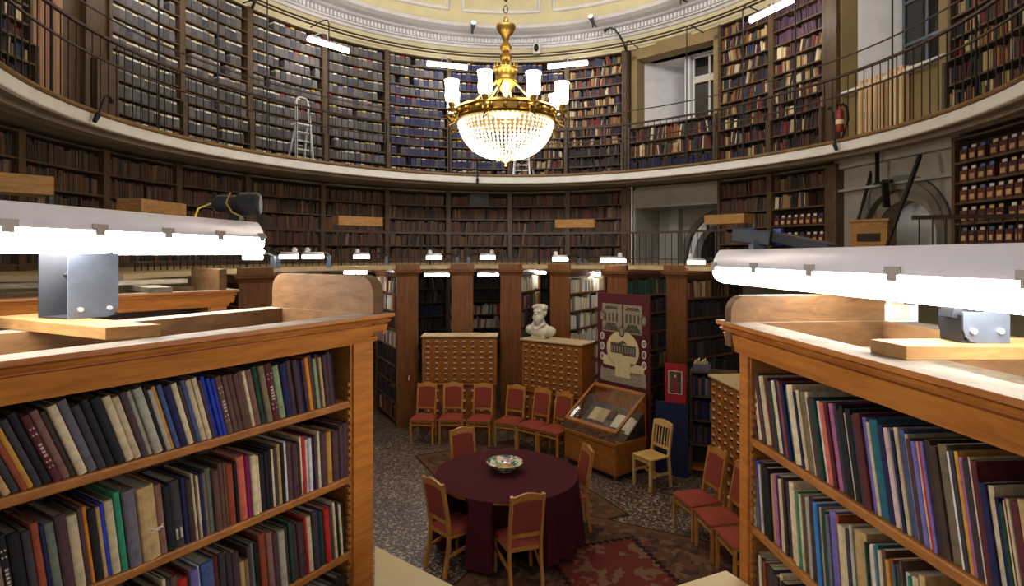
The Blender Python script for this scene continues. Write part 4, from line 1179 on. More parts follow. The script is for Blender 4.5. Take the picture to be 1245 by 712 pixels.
# spotlight on the far end of the left lamp
t = thing('spotlight', 'dark grey spotlight with yellow cable on the left lamp end', 'lamp', (-1.6, 3.3, 3.383))
a, b = Vector((-0.1, 0.05, 0.1)), Vector((0.14, 0.1, 0.1))
m = MB(); m.tube([a + (b - a) * k for k in (0, 0.08, 0.5, 0.58, 0.95, 1.0)], [0.035, 0.05, 0.05, 0.068, 0.07, 0.06], 16); m.build('lamp_housing', M['dark_steel'], t, smooth='auto')
m = MB(); m.tube([b, b + Vector((0.008, 0.002, 0))], 0.056, 16); m.build('lens', M['grey_metal'], t)
m = MB(); m.box(-0.01, 0.05, 0.04, 0.1, 0.0, 0.05); m.build('foot', M['dark_steel'], t)
m = MB(); m.tube([(0.02, 0.0, 0.16), (0.0, -0.01, 0.1), (0.03, -0.005, 0.05), (0.08, 0.02, 0.02)], 0.006, 6); m.tube([(-0.1, 0.02, 0.1), (-0.16, 0.0, 0.07), (-0.17, -0.02, 0.02)], 0.006, 6); m.build('cable', M['yellow_cable'], t)
# folded arm on top of the right lamp
t = thing('folded_lamp_arm', 'dark steel folded arm with blue ties on the right lamp', 'lamp arm', (1.26, 2.85, 3.222))
q = lambda px, y, Y: Vector((kx(px) * Y, Y, zat(y, Y))) - Vector((1.26, 2.85, 3.222))
m = MB(); m.bar(q(893, 285, 3.1), q(940, 290, 2.95), 0.07, 0.075); m.build('arm', M['dark_steel'], t, bevel=0.006)
m = MB(); m.bar(q(944, 288, 2.94), q(1012, 303, 2.6), 0.06, 0.05); m.build('arm', M['dark_steel'], t, bevel=0.006)
m = MB(); m.box(-0.04, 0.02, 0.12, 0.18, 0.0, 0.05); m.build('foot', M['grey_metal'], t)
for px, y, Y in ((914, 287, 3.03), (946, 288, 2.93)):
    m = MB(); p = q(px, y, Y); m.bar(p - Vector((0.006, 0, 0)), p + Vector((0.006, 0, 0)), 0.085, 0.085); m.build('blue_tie', M['blue_tie'], t)
# card box on the right stack's far ledge
t = thing('card_box', 'small white and lilac card box on the far ledge of right stack', 'box', A2(0.14, 0.78, 2.901))
for (x0, x1, mt, nm) in ((-0.05, 0.02, 'label_white', 'box_front'), (0.021, 0.06, 'lamp_body', 'box_side')):
    m = MB(); m.box(x0, x1, -0.03, 0.05, 0, 0.075); m.build(nm, M[mt], t)
m = MB(); m.box(-0.045, 0.012, -0.01, 0.03, 0.0755, 0.11); m.build('card', M['cream_paper'], t)

# small lamps on arms above the pillars
def arm_lamp(label, hx, hy, Yh, px_post, Yp, zp, ln=0.26):
    hd = Vector((kx(hx) * Yh, Yh, zat(hy, Yh))); p = Vector((kx(px_post) * Yp, Yp, zp))
    t = thing('arm_lamp', label, 'lamp', p)
    r = lambda v: v - p
    top = p + Vector((0, 0, max(0.12, hd.z - p.z + 0.02)))
    m = MB(); m.box(-0.03, 0.03, -0.03, 0.03, 0, (top - p).z); m.build('post', M['grey_metal'], t)
    dx = 1 if hx > px_post else -1
    inner = hd + Vector((-dx * ln * 0.4, 0, 0.05)); mid = (top + inner) / 2 + Vector((0, 0, 0.03))
    m = MB(); m.bar(r(top), r(mid), 0.03, 0.03); m.bar(r(mid), r(inner), 0.025, 0.03); m.build('arm', M['dark_steel'], t)
    m = MB(); m.tube([r(hd + Vector((-ln / 2, 0, 0.035))), r(hd + Vector((ln / 2, 0, 0.035)))], 0.04, 10); m.sphere(r(hd + Vector((dx * ln * 0.3, 0, 0.1))), 0.045, 8, 6); m.build('lamp_head', M['alu'], t, smooth=True)
    m = MB(); m.tube([r(hd + Vector((-ln / 2 - 0.01, -0.02, 0))), r(hd + Vector((ln / 2 + 0.01, -0.02, 0)))], 0.033, 10); m.build('diffuser', M['tube_small'], t, smooth=True)
for a in (('small arm lamp above the gap left of the first pillar', 440, 312, 10.6, 470, 11.6, 2.97), ('small arm lamp left of the second pillar', 528, 313, 10.8, 556, 11.5, 2.97), ('small arm lamp right of the second pillar', 593, 313, 10.8, 570, 11.6, 2.97),
          ('small arm lamp above the fourth pillar', 681, 315, 10.6, 704, 11.5, 2.97), ('wider arm lamp above the fifth pillar', 745, 317, 10.2, 712, 11.45, 2.97, 0.42), ('small arm lamp above the sixth pillar near the right lamp', 846, 319, 9.6, 872, 10.6, 2.97),
          ('small arm lamp far left, nearest the left foreground lamp', 308, 313, 8.6, 332, 8.9, 2.97), ('left lamp of the close pair above the far left walkway', 352, 312, 9.0, 338, 9.1, 2.97), ('right lamp of the close pair above the far left walkway', 381, 312, 9.0, 400, 9.4, 2.97, 0.3)):
    arm_lamp(*a)
# tubes under the walkway inside the alcoves
def alcove_tube(label, px0, px1, y0, y1, Y):
    a = Vector((kx(px0) * Y, Y, zat(y0, Y))); b = Vector((kx(px1) * Y, Y, zat(y1, Y))); c = (a + b) / 2
    t = thing('alcove_lamp', label, 'lamp', c)
    m = MB(); m.bar(a - c + Vector((0, 0, 0.06)), b - c + Vector((0, 0, 0.06)), 0.12, 0.05); m.build('housing', M['alu'], t)
    m = MB(); m.tube([a - c, b - c], 0.026, 8); m.build('tube', M['tube_alcove'], t)
alcove_tube('lit tube under the walkway between first and second pillars', 516, 546, 334, 334, 11.9)
alcove_tube('lit tube under the walkway between second and third pillars', 581, 606, 334, 334, 11.9)
alcove_tube('lit tube under the walkway left of the first pillar', 418, 446, 331, 331, 11.3)
alcove_tube('lit tube under the walkway between third and fourth pillars', 644, 664, 331, 331, 12.2)
alcove_tube('lit tube under the walkway between fourth and fifth pillars', 706, 730, 333, 333, 11.6)
alcove_tube('lit tube under the walkway right of the maroon banner', 770, 787, 338, 338, 11.0)
alcove_tube('lit tube under the walkway right of the last pillar', 866, 886, 337, 338, 10.6)

# tubes of the upper gallery
def gallery_tube(label, px, y, z, ln, slope_px=0, off=-0.75, rot=0.0):
    f = WALL.at(px, off); p = WALL.pt(f, off, z); nn = WALL.nrm(f); tt = Vector((nn.y, -nn.x, 0))
    t = thing('gallery_lamp', label, 'lamp', p)
    a, b = -tt * ln / 2, tt * ln / 2
    m = MB(); m.tube([a, b], 0.05, 10); m.build('tube', M['tube_far'], t, smooth='auto')
    m = MB(); m.bar(a * 1.0 + Vector((0, 0, 0.06)), b * 1.0 + Vector((0, 0, 0.06)), 0.09, 0.03); m.build('housing', M['lamp_body'], t)
    m = MB(); m.tube([Vector((0, 0, 0.07)), nn * 0.08 + Vector((0, 0, 0.28)), nn * 0.35 + Vector((0, 0, 0.36)), nn * 0.74 + Vector((0, 0, 0.34))], 0.014, 6); m.build('hook_arm', M['alu'], t)
for lb, px in (('lit tube high above the far left box files', 232), ('lit tube on the gallery above the stepladder', 400), ('lit tube on the gallery left of the chandelier', 544), ('lit tube on the gallery right of the chandelier', 690), ('lit tube over the right gallery bookcases', 937)):
    f = WALL.at(px, -0.75); Y = WALL.pt(f, -0.75).y
    gallery_tube(lb, px, 0, {232: 7.95, 400: zat(55, Y), 544: zat(80, Y), 690: zat(79, Y), 937: zat(13, Y)}[px], 1.02)

# =================================================================== CHANDELIER
CH = Vector((kx(615) * 8.0, 8.0, 0))
t = thing('chandelier', 'gilt chandelier with lit glass shades and crystal bowl over the round table', 'chandelier', CH + Vector((0, 0, 4.44)))
Z = lambda z: z - 4.44
m = MB(); m.tube([(0, 0, Z(6.62)), (0, 0, Z(12.3))], 0.012, 6)
zc = 6.36
while zc < 9.6:
    m.tube([(0.03 * math.cos(q), 0, Z(zc) + 0.055 * math.sin(q)) for q in [2 * PI * k / 8 for k in range(8)]], 0.007, 5, closed=True); zc += 0.16
m.build('chain', M['black_metal'], t)
m = MB(); m.lathe([(0.03, Z(6.42)), (0.05, Z(6.38)), (0.04, Z(6.34)), (0.08, Z(6.32)), (0.21, Z(6.3)), (0.22, Z(6.27)), (0.17, Z(6.2)), (0.09, Z(6.15)), (0.06, Z(6.08)), (0.1, Z(6.04)), (0.13, Z(6.0)), (0.1, Z(5.96)), (0.05, Z(5.94)), (0.11, Z(5.92)), (0.14, Z(5.88)), (0.12, Z(5.83)), (0.06, Z(5.8)), (0.05, Z(5.72))], 20)
m.v = [(x * 0.62, y * 0.62, z) for x, y, z in m.v]
m.build('stem_vase', M['brass'], t, smooth='auto')
m = MB(); m.lathe([(0.03, Z(5.74)), (0.27, Z(5.72)), (0.28, Z(5.68)), (0.25, Z(5.66)), (0.23, Z(5.56)), (0.26, Z(5.53)), (0.23, Z(5.5)), (0.14, Z(5.44)), (0.06, Z(5.36)), (0.02, Z(5.3))], 24)
for i in range(16):
    q = 2 * PI * i / 16; m.sphere((0.265 * math.cos(q), 0.265 * math.sin(q), Z(5.74)), 0.025, 6, 5)
m.v = [(x * 0.6, y * 0.6, z) for x, y, z in m.v]
m.build('crown', M['brass'], t, smooth='auto')
for i in range(6):
    q = 2 * PI * (i + 0.25) / 6
    m = MB(); m.tube([(0.12 * math.cos(q), 0.12 * math.sin(q), Z(5.54)), (0.3 * math.cos(q), 0.3 * math.sin(q), Z(5.38)), (0.6 * math.cos(q), 0.6 * math.sin(q), Z(5.08))], 0.014, 6); m.build('suspension_rod', M['brass'], t, smooth='auto')
m = MB(); m.lathe([(0.64, Z(4.97)), (0.68, Z(4.98)), (0.7, Z(5.01)), (0.67, Z(5.03)), (0.67, Z(5.1)), (0.7, Z(5.12)), (0.68, Z(5.15)), (0.63, Z(5.15)), (0.62, Z(5.1)), (0.62, Z(5.0))], 48, cap=False)
for i in range(24):
    q = 2 * PI * i / 24; m.sphere((0.69 * math.cos(q), 0.69 * math.sin(q), Z(5.065)), (0.03, 0.03, 0.035), 6, 5)
m.build('ring_band', M['brass'], t, smooth='auto')
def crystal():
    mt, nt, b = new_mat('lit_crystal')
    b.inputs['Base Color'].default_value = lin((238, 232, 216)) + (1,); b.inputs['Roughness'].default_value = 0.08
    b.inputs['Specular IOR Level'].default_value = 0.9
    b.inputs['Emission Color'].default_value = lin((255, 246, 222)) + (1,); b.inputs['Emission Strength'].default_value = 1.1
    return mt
M['crystal'] = crystal()
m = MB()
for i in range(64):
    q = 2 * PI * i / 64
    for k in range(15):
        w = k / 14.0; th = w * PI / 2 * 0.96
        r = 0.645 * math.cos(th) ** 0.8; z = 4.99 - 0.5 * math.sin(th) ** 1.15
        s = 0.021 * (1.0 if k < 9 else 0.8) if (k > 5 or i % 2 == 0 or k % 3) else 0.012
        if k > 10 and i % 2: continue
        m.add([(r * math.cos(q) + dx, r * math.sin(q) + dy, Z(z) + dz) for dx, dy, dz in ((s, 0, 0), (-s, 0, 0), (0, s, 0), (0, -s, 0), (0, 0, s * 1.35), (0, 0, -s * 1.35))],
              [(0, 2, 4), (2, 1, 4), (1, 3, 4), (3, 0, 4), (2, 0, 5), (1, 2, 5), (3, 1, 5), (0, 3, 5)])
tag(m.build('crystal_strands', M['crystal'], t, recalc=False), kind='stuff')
m = MB(); m.lathe([(0.16, Z(4.54)), (0.15, Z(4.51)), (0.06, Z(4.46)), (0.015, Z(4.43)), (0.02, Z(4.4)), (0.004, Z(4.385))], 16); m.build('finial', M['brass'], t, smooth='auto')
for i in range(8):
    q = R(22.5 + 45 * i + 4); c, s = math.cos(q), math.sin(q); P = lambda r, z: (r * c, r * s, Z(z))
    m = MB(); m.tube([P(0.66, 5.06), P(0.72, 4.96), P(0.8, 4.93), P(0.85, 4.98), P(0.82, 5.05), P(0.78, 5.08)], 0.016, 6); m.tube([P(0.7, 5.0), P(0.76, 4.9), P(0.82, 4.87), P(0.83, 4.9)], 0.011, 6)
    m.lathe([(0.02, 5.04), (0.07, 5.06), (0.075, 5.08), (0.035, 5.1), (0.05, 5.14), (0.052, 5.16)], 12, (0.78 * c, 0.78 * s, -4.44))
    ar = m.build('branch_arm', M['brass'], t, smooth='auto')
    m = MB(); m.lathe([(0.05, 5.16), (0.082, 5.19), (0.09, 5.25), (0.085, 5.34), (0.088, 5.4), (0.1, 5.45)], 16, (0.78 * c, 0.78 * s, -4.44), cap=False)
    m.lathe([(0.0, 5.161), (0.05, 5.16)], 16, (0.78 * c, 0.78 * s, -4.44), cap=False)
    m.build('glass_shade', M['shade_lit'], ar, smooth=True)
for i in range(6):
    q = 2 * PI * i / 6 + 0.3
    m = MB(); m.sphere((0.36 * math.cos(q), 0.36 * math.sin(q), Z(5.1)), 0.045, 10, 8); m.tube([(0.36 * math.cos(q), 0.36 * math.sin(q), Z(5.0)), (0.36 * math.cos(q), 0.36 * math.sin(q), Z(5.07))], 0.02, 6)
    m.build('bulb', M['shade_lit'], t, smooth=True)
m = MB(); m.lathe([(0.63, Z(5.0)), (0.05, Z(4.99))], 32, cap=False); m.build('inner_plate', M['brass'], t)
EN = {'chand': 420, 'under': 90, 'dome': 520, 'amb': 0.3, 'exp': 0.0}
# =================================================================== THE READING SPACE
# rugs
def rug(label, c, e1, L1, L2, z, med):
    hx, hy = L1 / 2, L2 / 2
    m = MB(); m.box(-hx, hx, -hy, hy, 0, 0.008)
    o = m.build('rug', rug_mat('woven_rug', med, hx, hy)); o.location = (c[0], c[1], z); o.rotation_euler = (0, 0, math.atan2(e1[1], e1[0]))
    return tag(o, label, 'rug')
rug('faded brown rug under the round table', (-0.05, 8.25), (0.44, -0.9), 3.2, 1.75, 0.001, False)
rug('patterned rug with a stepped red medallion right of the round table', (1.0, 5.95), (0.88, -0.47), 2.5, 2.1, 0.009, True)

# dining chair with upholstered back: built once at the origin, facing -y
def make_chair(label, loc, rz):
    t = thing('dining_chair', label, 'chair', loc, rz)
    W, D, H, S = 0.41, 0.40, 0.93, 0.44
    wf_ = W / 2 - 0.018; w = 0.158
    for s in (-1, 1):
        m = MB(); m.bar((s * wf_, -D / 2 + 0.02, 0), (s * wf_, -D / 2 + 0.02, S - 0.06), 0.032, 0.032); m.build('leg', M['chair_wood'], t, bevel=0.004)
        m = MB(); pts = [(s * w, D / 2 + 0.05, 0), (s * w, D / 2 + 0.0, S * 0.6), (s * w, D / 2 - 0.01, S), (s * w, D / 2 + 0.02, S + 0.2), (s * w, D / 2 + 0.075, H)]
        for a, b in zip(pts[:-1], pts[1:]): m.bar(a, Vector(b) + (Vector(b) - Vector(a)).normalized() * 0.004, 0.03, 0.036)
        m.build('leg', M['chair_wood'], t)
        m = MB(); m.bar((s * wf_, -D / 2 + 0.03, 0.26), (s * w, D / 2 + 0.02, 0.2), 0.02, 0.03); m.build('stretcher', M['chair_wood'], t)
    m = MB(); m.bar((-wf_, -D / 2 + 0.02, 0.33), (wf_, -D / 2 + 0.02, 0.33), 0.02, 0.026); m.build('stretcher', M['chair_wood'], t)
    m = MB()
    m.box(-wf_, wf_, -D / 2 + 0.008, -D / 2 + 0.034, S - 0.07, S - 0.03); m.box(-w, w, D / 2 - 0.03, D / 2 - 0.005, S - 0.07, S - 0.03)
    for s in (-1, 1): m.bar((s * wf_, -D / 2 + 0.02, S - 0.05), (s * w, D / 2, S - 0.05), 0.024, 0.04)
    m.build('seat_frame', M['chair_wood'], t)
    m = MB(); n = 8; vs = []
    for j in range(n + 1):
        for i in range(n + 1):
            x, y = -1 + 2 * i / n, -1 + 2 * j / n
            vs.append((x * (W / 2 + 0.005) * (1 - 0.075 * (y + 1)), y * D / 2 - 0.012, S - 0.025 + 0.045 * (1 - abs(x) ** 5) * (1 - abs(y) ** 5)))
    k = (n + 1) ** 2; vs += [(x, y, S - 0.03) for x, y, z in vs]
    fs = []
    for j in range(n):
        for i in range(n):
            a = j * (n + 1) + i; fs.append((a, a + 1, a + n + 2, a + n + 1)); fs.append((k + a, k + a + n + 1, k + a + n + 2, k + a + 1))
    edge = [i for i in range(n + 1)] + [j * (n + 1) + n for j in range(1, n + 1)] + [n * (n + 1) + i for i in range(n - 1, -1, -1)] + [j * (n + 1) for j in range(n - 1, 0, -1)]
    for a, b in zip(edge, edge[1:] + edge[:1]): fs.append((a, k + a, k + b, b))
    m.add(vs, fs); m.build('seat', M['red_cloth'], t, smooth='auto')
    yb = lambda z: D / 2 + 0.02 + 0.055 * (z - S - 0.2) / (H - S - 0.2)
    m = MB(); n = 10; top = []
    for i in range(n + 1):
        u = -1 + 2 * i / n; top.append((u * (w + 0.016), H - 0.01 + 0.035 * (math.cos(u * PI) * 0.5 + 0.5) + 0.012 * (abs(u) > 0.85)))
    poly = top + [(u * (w - 0.0), H - 0.075 + 0.02 * (1 - abs(u))) for u in (1, 0.5, 0, -0.5, -1)]
    m.prism(poly, lambda p: (p[0], yb(p[1]) - 0.014, p[1]), lambda p: (p[0], yb(p[1]) + 0.014, p[1]))
    m.build('crest_rail', M['chair_wood'], t)
    m = MB(); m.bar((-w, yb(S + 0.09), S + 0.09), (w, yb(S + 0.09), S + 0.09), 0.022, 0.045); m.build('lower_rail', M['chair_wood'], t)
    m = MB(); z0, z1 = S + 0.115, H - 0.062; ww = w - 0.016
    poly = [(-ww, z0), (ww, z0), (ww, z1)] + [(u * ww, z1 + 0.018 * (1 - u * u)) for u in (0.5, 0, -0.5)] + [(-ww, z1)]
    m.prism(poly, lambda p: (p[0], yb(p[1]) - 0.026, p[1]), lambda p: (p[0], yb(p[1]) + 0.018, p[1]))
    m.build('backrest', M['red_cloth'], t, bevel=0.008)
    return t
chair0 = None
def place_chair(label, p, face, group):
    """p: centre of the seat on the floor, face: direction the sitter looks"""
    global chair0
    rz = math.atan2(face[1], face[0]) + PI / 2
    if chair0 is None: c = chair0 = make_chair(label, (p[0], p[1], 0), rz)
    else: c = copy_tree(chair0); c.location = (p[0], p[1], 0); c.rotation_euler = (0, 0, rz); c['label'] = label
    c['group'] = group
    return c
def by_front(fl, fr, depth=0.2):
    a, b = Vector(fl), Vector(fr); c = (a + b) / 2; e = (b - a).normalized(); f = Vector((e.y, -e.x))
    if f.dot(-c) < 0: f = -f
    return c - f * depth, f
GW = 'red chairs against the card cabinets'
for lb, fl, fr in (('red chair at the left end of the row before the card cabinets', (-1.72, 9.84), (-1.31, 9.81)), ('red chair second from left before the left card cabinet', (-1.23, 9.83), (-0.82, 9.83)), ('red chair before the right end of the left card cabinet', (-0.76, 9.79), (-0.37, 9.73)),
                   ('red chair before the gap between both card cabinets', (-0.29, 9.74), (0.06, 9.58)), ('red chair before the left half of the right card cabinet', (0.08, 9.57), (0.38, 9.33)), ('red chair beside the glass display case', (0.41, 9.33), (0.69, 9.08))):
    p, f = by_front(fl, fr); place_chair(lb, p, f, GW)
GT = 'red chairs round the table'; TCH = []
def by_back(bl, br, depth=0.24):
    a, b = Vector(bl), Vector(br); c = (a + b) / 2; e = (b - a).normalized(); f = Vector((-e.y, e.x))
    if f.dot(Vector((-0.06, 6.55)) - c) < 0: f = -f
    return c + f * depth, f
TC = Vector((-0.06, 6.55))
for lb, bl, br in (('red chair left of the round table, seen obliquely from behind', (-0.9, 6.05), (-0.63, 5.76)), ('red chair in front of the round table, its back to us', (-0.03, 5.5), (0.31, 5.61)), ('red chair right of the round table', (0.9, 6.7), (0.82, 7.07))):
    p, f = by_back(bl, br); place_chair(lb, p, f, GT); TCH.append((p, f))
p4_ = Vector((-0.52, 7.38)); TCH.append((p4_, (TC - p4_).normalized())); place_chair('red chair behind the round table, only its top showing', p4_, (TC - p4_).normalized(), GT)
GR = 'red chairs by the right card cabinet'
for lb, fl, fr in (('red chair of the right row, nearest the pale chair', (1.87, 6.86), (1.98, 6.47)), ('red chair in the middle of the right row', (1.99, 6.43), (2.04, 6.02)), ('red chair of the right row, half hidden by the near stack', (2.06, 5.98), (2.1, 5.56))):
    a, b = Vector(fl), Vector(fr); e = (b - a).normalized(); f = Vector((e.y, -e.x)); 
    if f.x > 0: f = -f
    place_chair(lb, (a + b) / 2 - f * 0.2, f, GR)

# pale wooden chair with spindles
t = thing('wooden_chair', 'pale wooden chair with spindle back beside the display case', 'chair', (0, 0, 0))
fl, fr = Vector((1.68, 8.16)), Vector((1.84, 7.88)); e = (fr - fl).normalized(); f = Vector((e.y, -e.x))
if f.x > 0: f = -f
c = (fl + fr) / 2 - f * 0.18
t.location = (c.x, c.y, 0); t.rotation_euler = (0, 0, math.atan2(f.y, f.x) + PI / 2)
W, D, S, H = 0.36, 0.36, 0.43, 0.84; w = W / 2 - 0.018; PWD = M['chair_pale']
for s in (-1, 1):
    m = MB(); m.bar((s * w, -D / 2 + 0.02, 0), (s * w, -D / 2 + 0.02, S - 0.02), 0.034, 0.034); m.build('leg', PWD, t, bevel=0.004)
    m = MB(); m.bar((s * w, D / 2 + 0.03, 0), (s * w, D / 2 - 0.012, S), 0.032, 0.034); m.bar((s * w, D / 2 - 0.012, S - 0.004), (s * w, D / 2 + 0.05, H), 0.03, 0.032); m.build('leg', PWD, t)
    m = MB(); m.bar((s * w, -D / 2 + 0.03, 0.2), (s * w, D / 2 + 0.01, 0.2), 0.02, 0.03); m.build('stretcher', PWD, t)
m = MB(); m.bar((-w, 0, 0.2), (w, 0, 0.2), 0.02, 0.026); m.build('stretcher', PWD, t)
m = MB(); m.box(-W / 2, W / 2, -D / 2, D / 2 - 0.02, S - 0.022, S + 0.004); m.build('seat', PWD, t, bevel=0.008)
m = MB(); m.box(-w, w, -D / 2 + 0.01, -D / 2 + 0.032, S - 0.07, S - 0.022); m.build('apron', PWD, t)
yb = lambda z: D / 2 - 0.012 + 0.062 * (z - S) / (H - S)
poly = [(-1 + 2 * i / 10, H + 0.012 + 0.03 * math.cos((-1 + 2 * i / 10) * PI / 2)) for i in range(11)] + [(1, H - 0.05), (-1, H - 0.05)]
m = MB(); m.prism(poly, lambda p: (p[0] * (w + 0.014), yb(p[1]) - 0.012, p[1]), lambda p: (p[0] * (w + 0.014), yb(p[1]) + 0.012, p[1])); m.build('crest_rail', PWD, t)
m = MB(); m.bar((-w, yb(S + 0.09), S + 0.09), (w, yb(S + 0.09), S + 0.09), 0.022, 0.035); m.build('lower_rail', PWD, t)
for i in range(5):
    x = -w + 2 * w * (i + 1) / 6
    m = MB(); m.bar((x, yb(S + 0.1), S + 0.1), (x, yb(H - 0.045), H - 0.045), 0.016, 0.012); m.build('spindle', PWD, t)

# round table, its cloth, the bowl
t = thing('round_table', 'round table hidden under the maroon cloth', 'table', (TC.x, TC.y, 0))
m = MB(); m.lathe([(0.77, 0.72), (0.78, 0.73), (0.78, 0.748), (0.77, 0.755)], 48); m.build('tabletop', M['catalog_wood'], t)
for i in range(4):
    q = PI / 4 + PI / 2 * i; m = MB(); m.bar((0.5 * math.cos(q), 0.5 * math.sin(q), 0), (0.5 * math.cos(q), 0.5 * math.sin(q), 0.72), 0.06, 0.06); m.build('leg', M['catalog_wood'], t)
m = MB(); n = 160; vs = []; rings = []
for r in (0.0, 0.4, 0.76, 0.79): rings.append((r, 0.7625 if r < 0.785 else 0.758, 0))
for k in range(1, 11):
    u = k / 10; rings.append((0.798 + 0.03 * u, 0.752 - 0.655 * u, u))
for r, z, u in rings:
    for i in range(n):
        q = 2 * PI * i / n
        fold = (0.034 * math.sin(q * 17 + 1.3 * math.sin(q * 3)) + 0.018 * math.sin(q * 29 + 2)) * u ** 0.8
        rr = r + fold; zz = z + (0.03 * math.sin(q * 4 + 0.6) * u if u > 0.95 else 0)
        pt = Vector((rr * math.cos(q) + TC.x, rr * math.sin(q) + TC.y))
        if z < 0.72:                                        # the cloth is pushed in where a chair stands under the edge
            for cp, cf in TCH:
                rel = pt - cp; a = rel.dot(cf); b = rel.dot(Vector((-cf.y, cf.x)))
                if abs(b) < 0.26 and a < 0.27 and a > -0.4: pt = pt + cf * ((0.27 - a) * min(1, (0.26 - abs(b)) / 0.1))
        vs.append((pt.x - TC.x, pt.y - TC.y, zz))
fs = []
for j in range(len(rings) - 1):
    for i in range(n): fs.append((j * n + i, j * n + (i + 1) % n, (j + 1) * n + (i + 1) % n, (j + 1) * n + i))
m.add(vs, fs); o = m.build('tablecloth', M['maroon_cloth'], smooth='auto'); o.location = (TC.x, TC.y, 0)
tag(o, 'dark maroon cloth hanging in folds over the round table', 'tablecloth')
def bowl_mat():
    mt, nt, b = new_mat('painted_porcelain')
    tc = nt.nodes.new('ShaderNodeTexCoord'); v = nt.nodes.new('ShaderNodeTexVoronoi'); v.inputs['Scale'].default_value = 26
    nt.links.new(tc.outputs['Object'], v.inputs['Vector'])
    sp = nt.nodes.new('ShaderNodeSeparateColor'); nt.links.new(v.outputs['Color'], sp.inputs[0])
    r = nt.nodes.new('ShaderNodeValToRGB'); r.color_ramp.interpolation = 'CONSTANT'; e = r.color_ramp.elements
    e[0].color = lin((226, 222, 206)) + (1,); e[1].position = 0.38; e[1].color = lin((70, 152, 116)) + (1,)
    k = e.new(0.62); k.color = lin((196, 150, 178)) + (1,); k = e.new(0.76); k.color = lin((44, 96, 88)) + (1,); k = e.new(0.88); k.color = lin((224, 214, 190)) + (1,)
    nt.links.new(sp.outputs[1], r.inputs['Fac']); nt.links.new(r.outputs['Color'], b.inputs['Base Color']); b.inputs['Roughness'].default_value = 0.15
    return mt
t = thing('bowl', 'painted porcelain bowl on the maroon tablecloth', 'bowl', (TC.x - 0.02, TC.y + 0.06, 0.764))
m = MB(); m.lathe([(0.06, 0.0), (0.085, 0.0), (0.085, 0.012), (0.13, 0.03), (0.18, 0.07), (0.208, 0.1), (0.204, 0.103), (0.174, 0.075), (0.12, 0.036), (0.0, 0.022)], 40); m.build('bowl_body', bowl_mat(), t, smooth='auto')
m = MB(); m.lathe([(0.0, 0.026), (0.09, 0.0265), (0.112, 0.036), (0.108, 0.04), (0.0, 0.03)], 32, cap=False); m.build('painted_centre', simple('bowl_centre', (186, 150, 76), 0.2, noise=0.5, scale=30), t, smooth=True)

# card catalogue cabinets
def card_cabinet(label, fl, dirR, W, D, H, cols, rows_u, rows_l, zsplit, left_over=0.02):
    t = thing('card_cabinet', label, 'cabinet', (fl[0], fl[1], 0), math.atan2(dirR[1], dirR[0]))
    m = MB(); m.box(0, W, 0.012, D, zsplit, H - 0.03); m.build('upper_body', M['catalog_wood'], t, bevel=0.003)
    m = MB(); m.box(0.02, W - 0.02, 0.05, D, 0.06, zsplit - 0.02); m.box(0.03, W - 0.03, 0.08, D - 0.02, 0, 0.06); m.build('lower_body', M['catalog_wood'], t)
    m = MB(); m.box(-0.005, W + 0.005, 0.0, D, zsplit - 0.035, zsplit); m.build('waist_moulding', M['catalog_wood'], t, bevel=0.006)
    m = MB(); m.box(-0.02, W + 0.02, -0.025, D + 0.01, H - 0.03, H); m.build('top_board', M['catalog_top'], t, bevel=0.008)
    def drawer(x, z, w, h, y):
        m = MB(); m.box(x - w / 2, x + w / 2, y - 0.012, y, z - h / 2, z + h / 2)
        d = m.build('drawer', M['catalog_wood'], t, bevel=0.003)
        m = MB(); m.box(x - w * 0.16, x + w * 0.16, y - 0.016, y - 0.012, z + 0.004, z + h * 0.2); m.build('label_holder', M['label_white'], d)
        m = MB(); m.bar((x - w * 0.14, y - 0.022, z - h * 0.12), (x + w * 0.14, y - 0.022, z - h * 0.12), 0.014, 0.012); m.build('handle', M['dark_steel'], d)
    cw = (W - 0.05) / cols; rh = (H - 0.05 - zsplit - 0.03) / rows_u
    for i in range(cols):
        for j in range(rows_u): drawer(0.025 + cw * (i + 0.5), zsplit + 0.02 + rh * (j + 0.5), cw - 0.01, rh - 0.01, 0.012)
    rl = (zsplit - 0.04 - 0.1) / max(1, rows_l)
    for i in range(cols):
        for j in range(rows_l): drawer(0.03 + (cw - 0.001) * (i + 0.5), 0.08 + rl * (j + 0.5), cw - 0.012, rl - 0.01, 0.05)
    return t
card_cabinet('oak card cabinet of small drawers behind the left chairs', (-1.62, 10.58), (1, 0), 1.345, 0.42, 1.72, 8, 8, 4, 0.86)
card_cabinet('oak card cabinet of small drawers carrying the marble bust', (0.165, 10.27), (0.967, -0.69), 1.188, 0.45, 1.72, 8, 8, 4, 0.84)
card_cabinet('oak card cabinet behind the right row of chairs', (2.46, 7.3), (0.1, -1), 1.3, 0.45, 1.7, 8, 8, 4, 0.8)
def plain_cabinet(label, fl, dirR, W, D, H):
    t = thing('card_cabinet', label, 'cabinet', (fl[0], fl[1], 0), math.atan2(dirR[1], dirR[0]))
    m = MB(); m.box(0, W, 0.012, D, 0.06, H - 0.03); m.box(0.03, W - 0.03, 0.05, D - 0.02, 0, 0.06); m.build('cabinet_body', M['catalog_wood'], t)
    m = MB(); m.box(-0.005, W + 0.005, -0.02, D, H - 0.016, H); m.box(-0.0, W, -0.01, D - 0.01, H - 0.03, H - 0.016); m.build('top_board', M['beige_lino'], t, bevel=0.004)
    for i in range(5):
        for j in range(4):
            m = MB(); w = (W - 0.04) / 5; m.box(0.02 + w * i + 0.005, 0.02 + w * (i + 1) - 0.005, 0.0, 0.012, H - 0.2 - 0.15 * j, H - 0.06 - 0.15 * j); m.build('drawer', M['catalog_wood'], t)
    return t
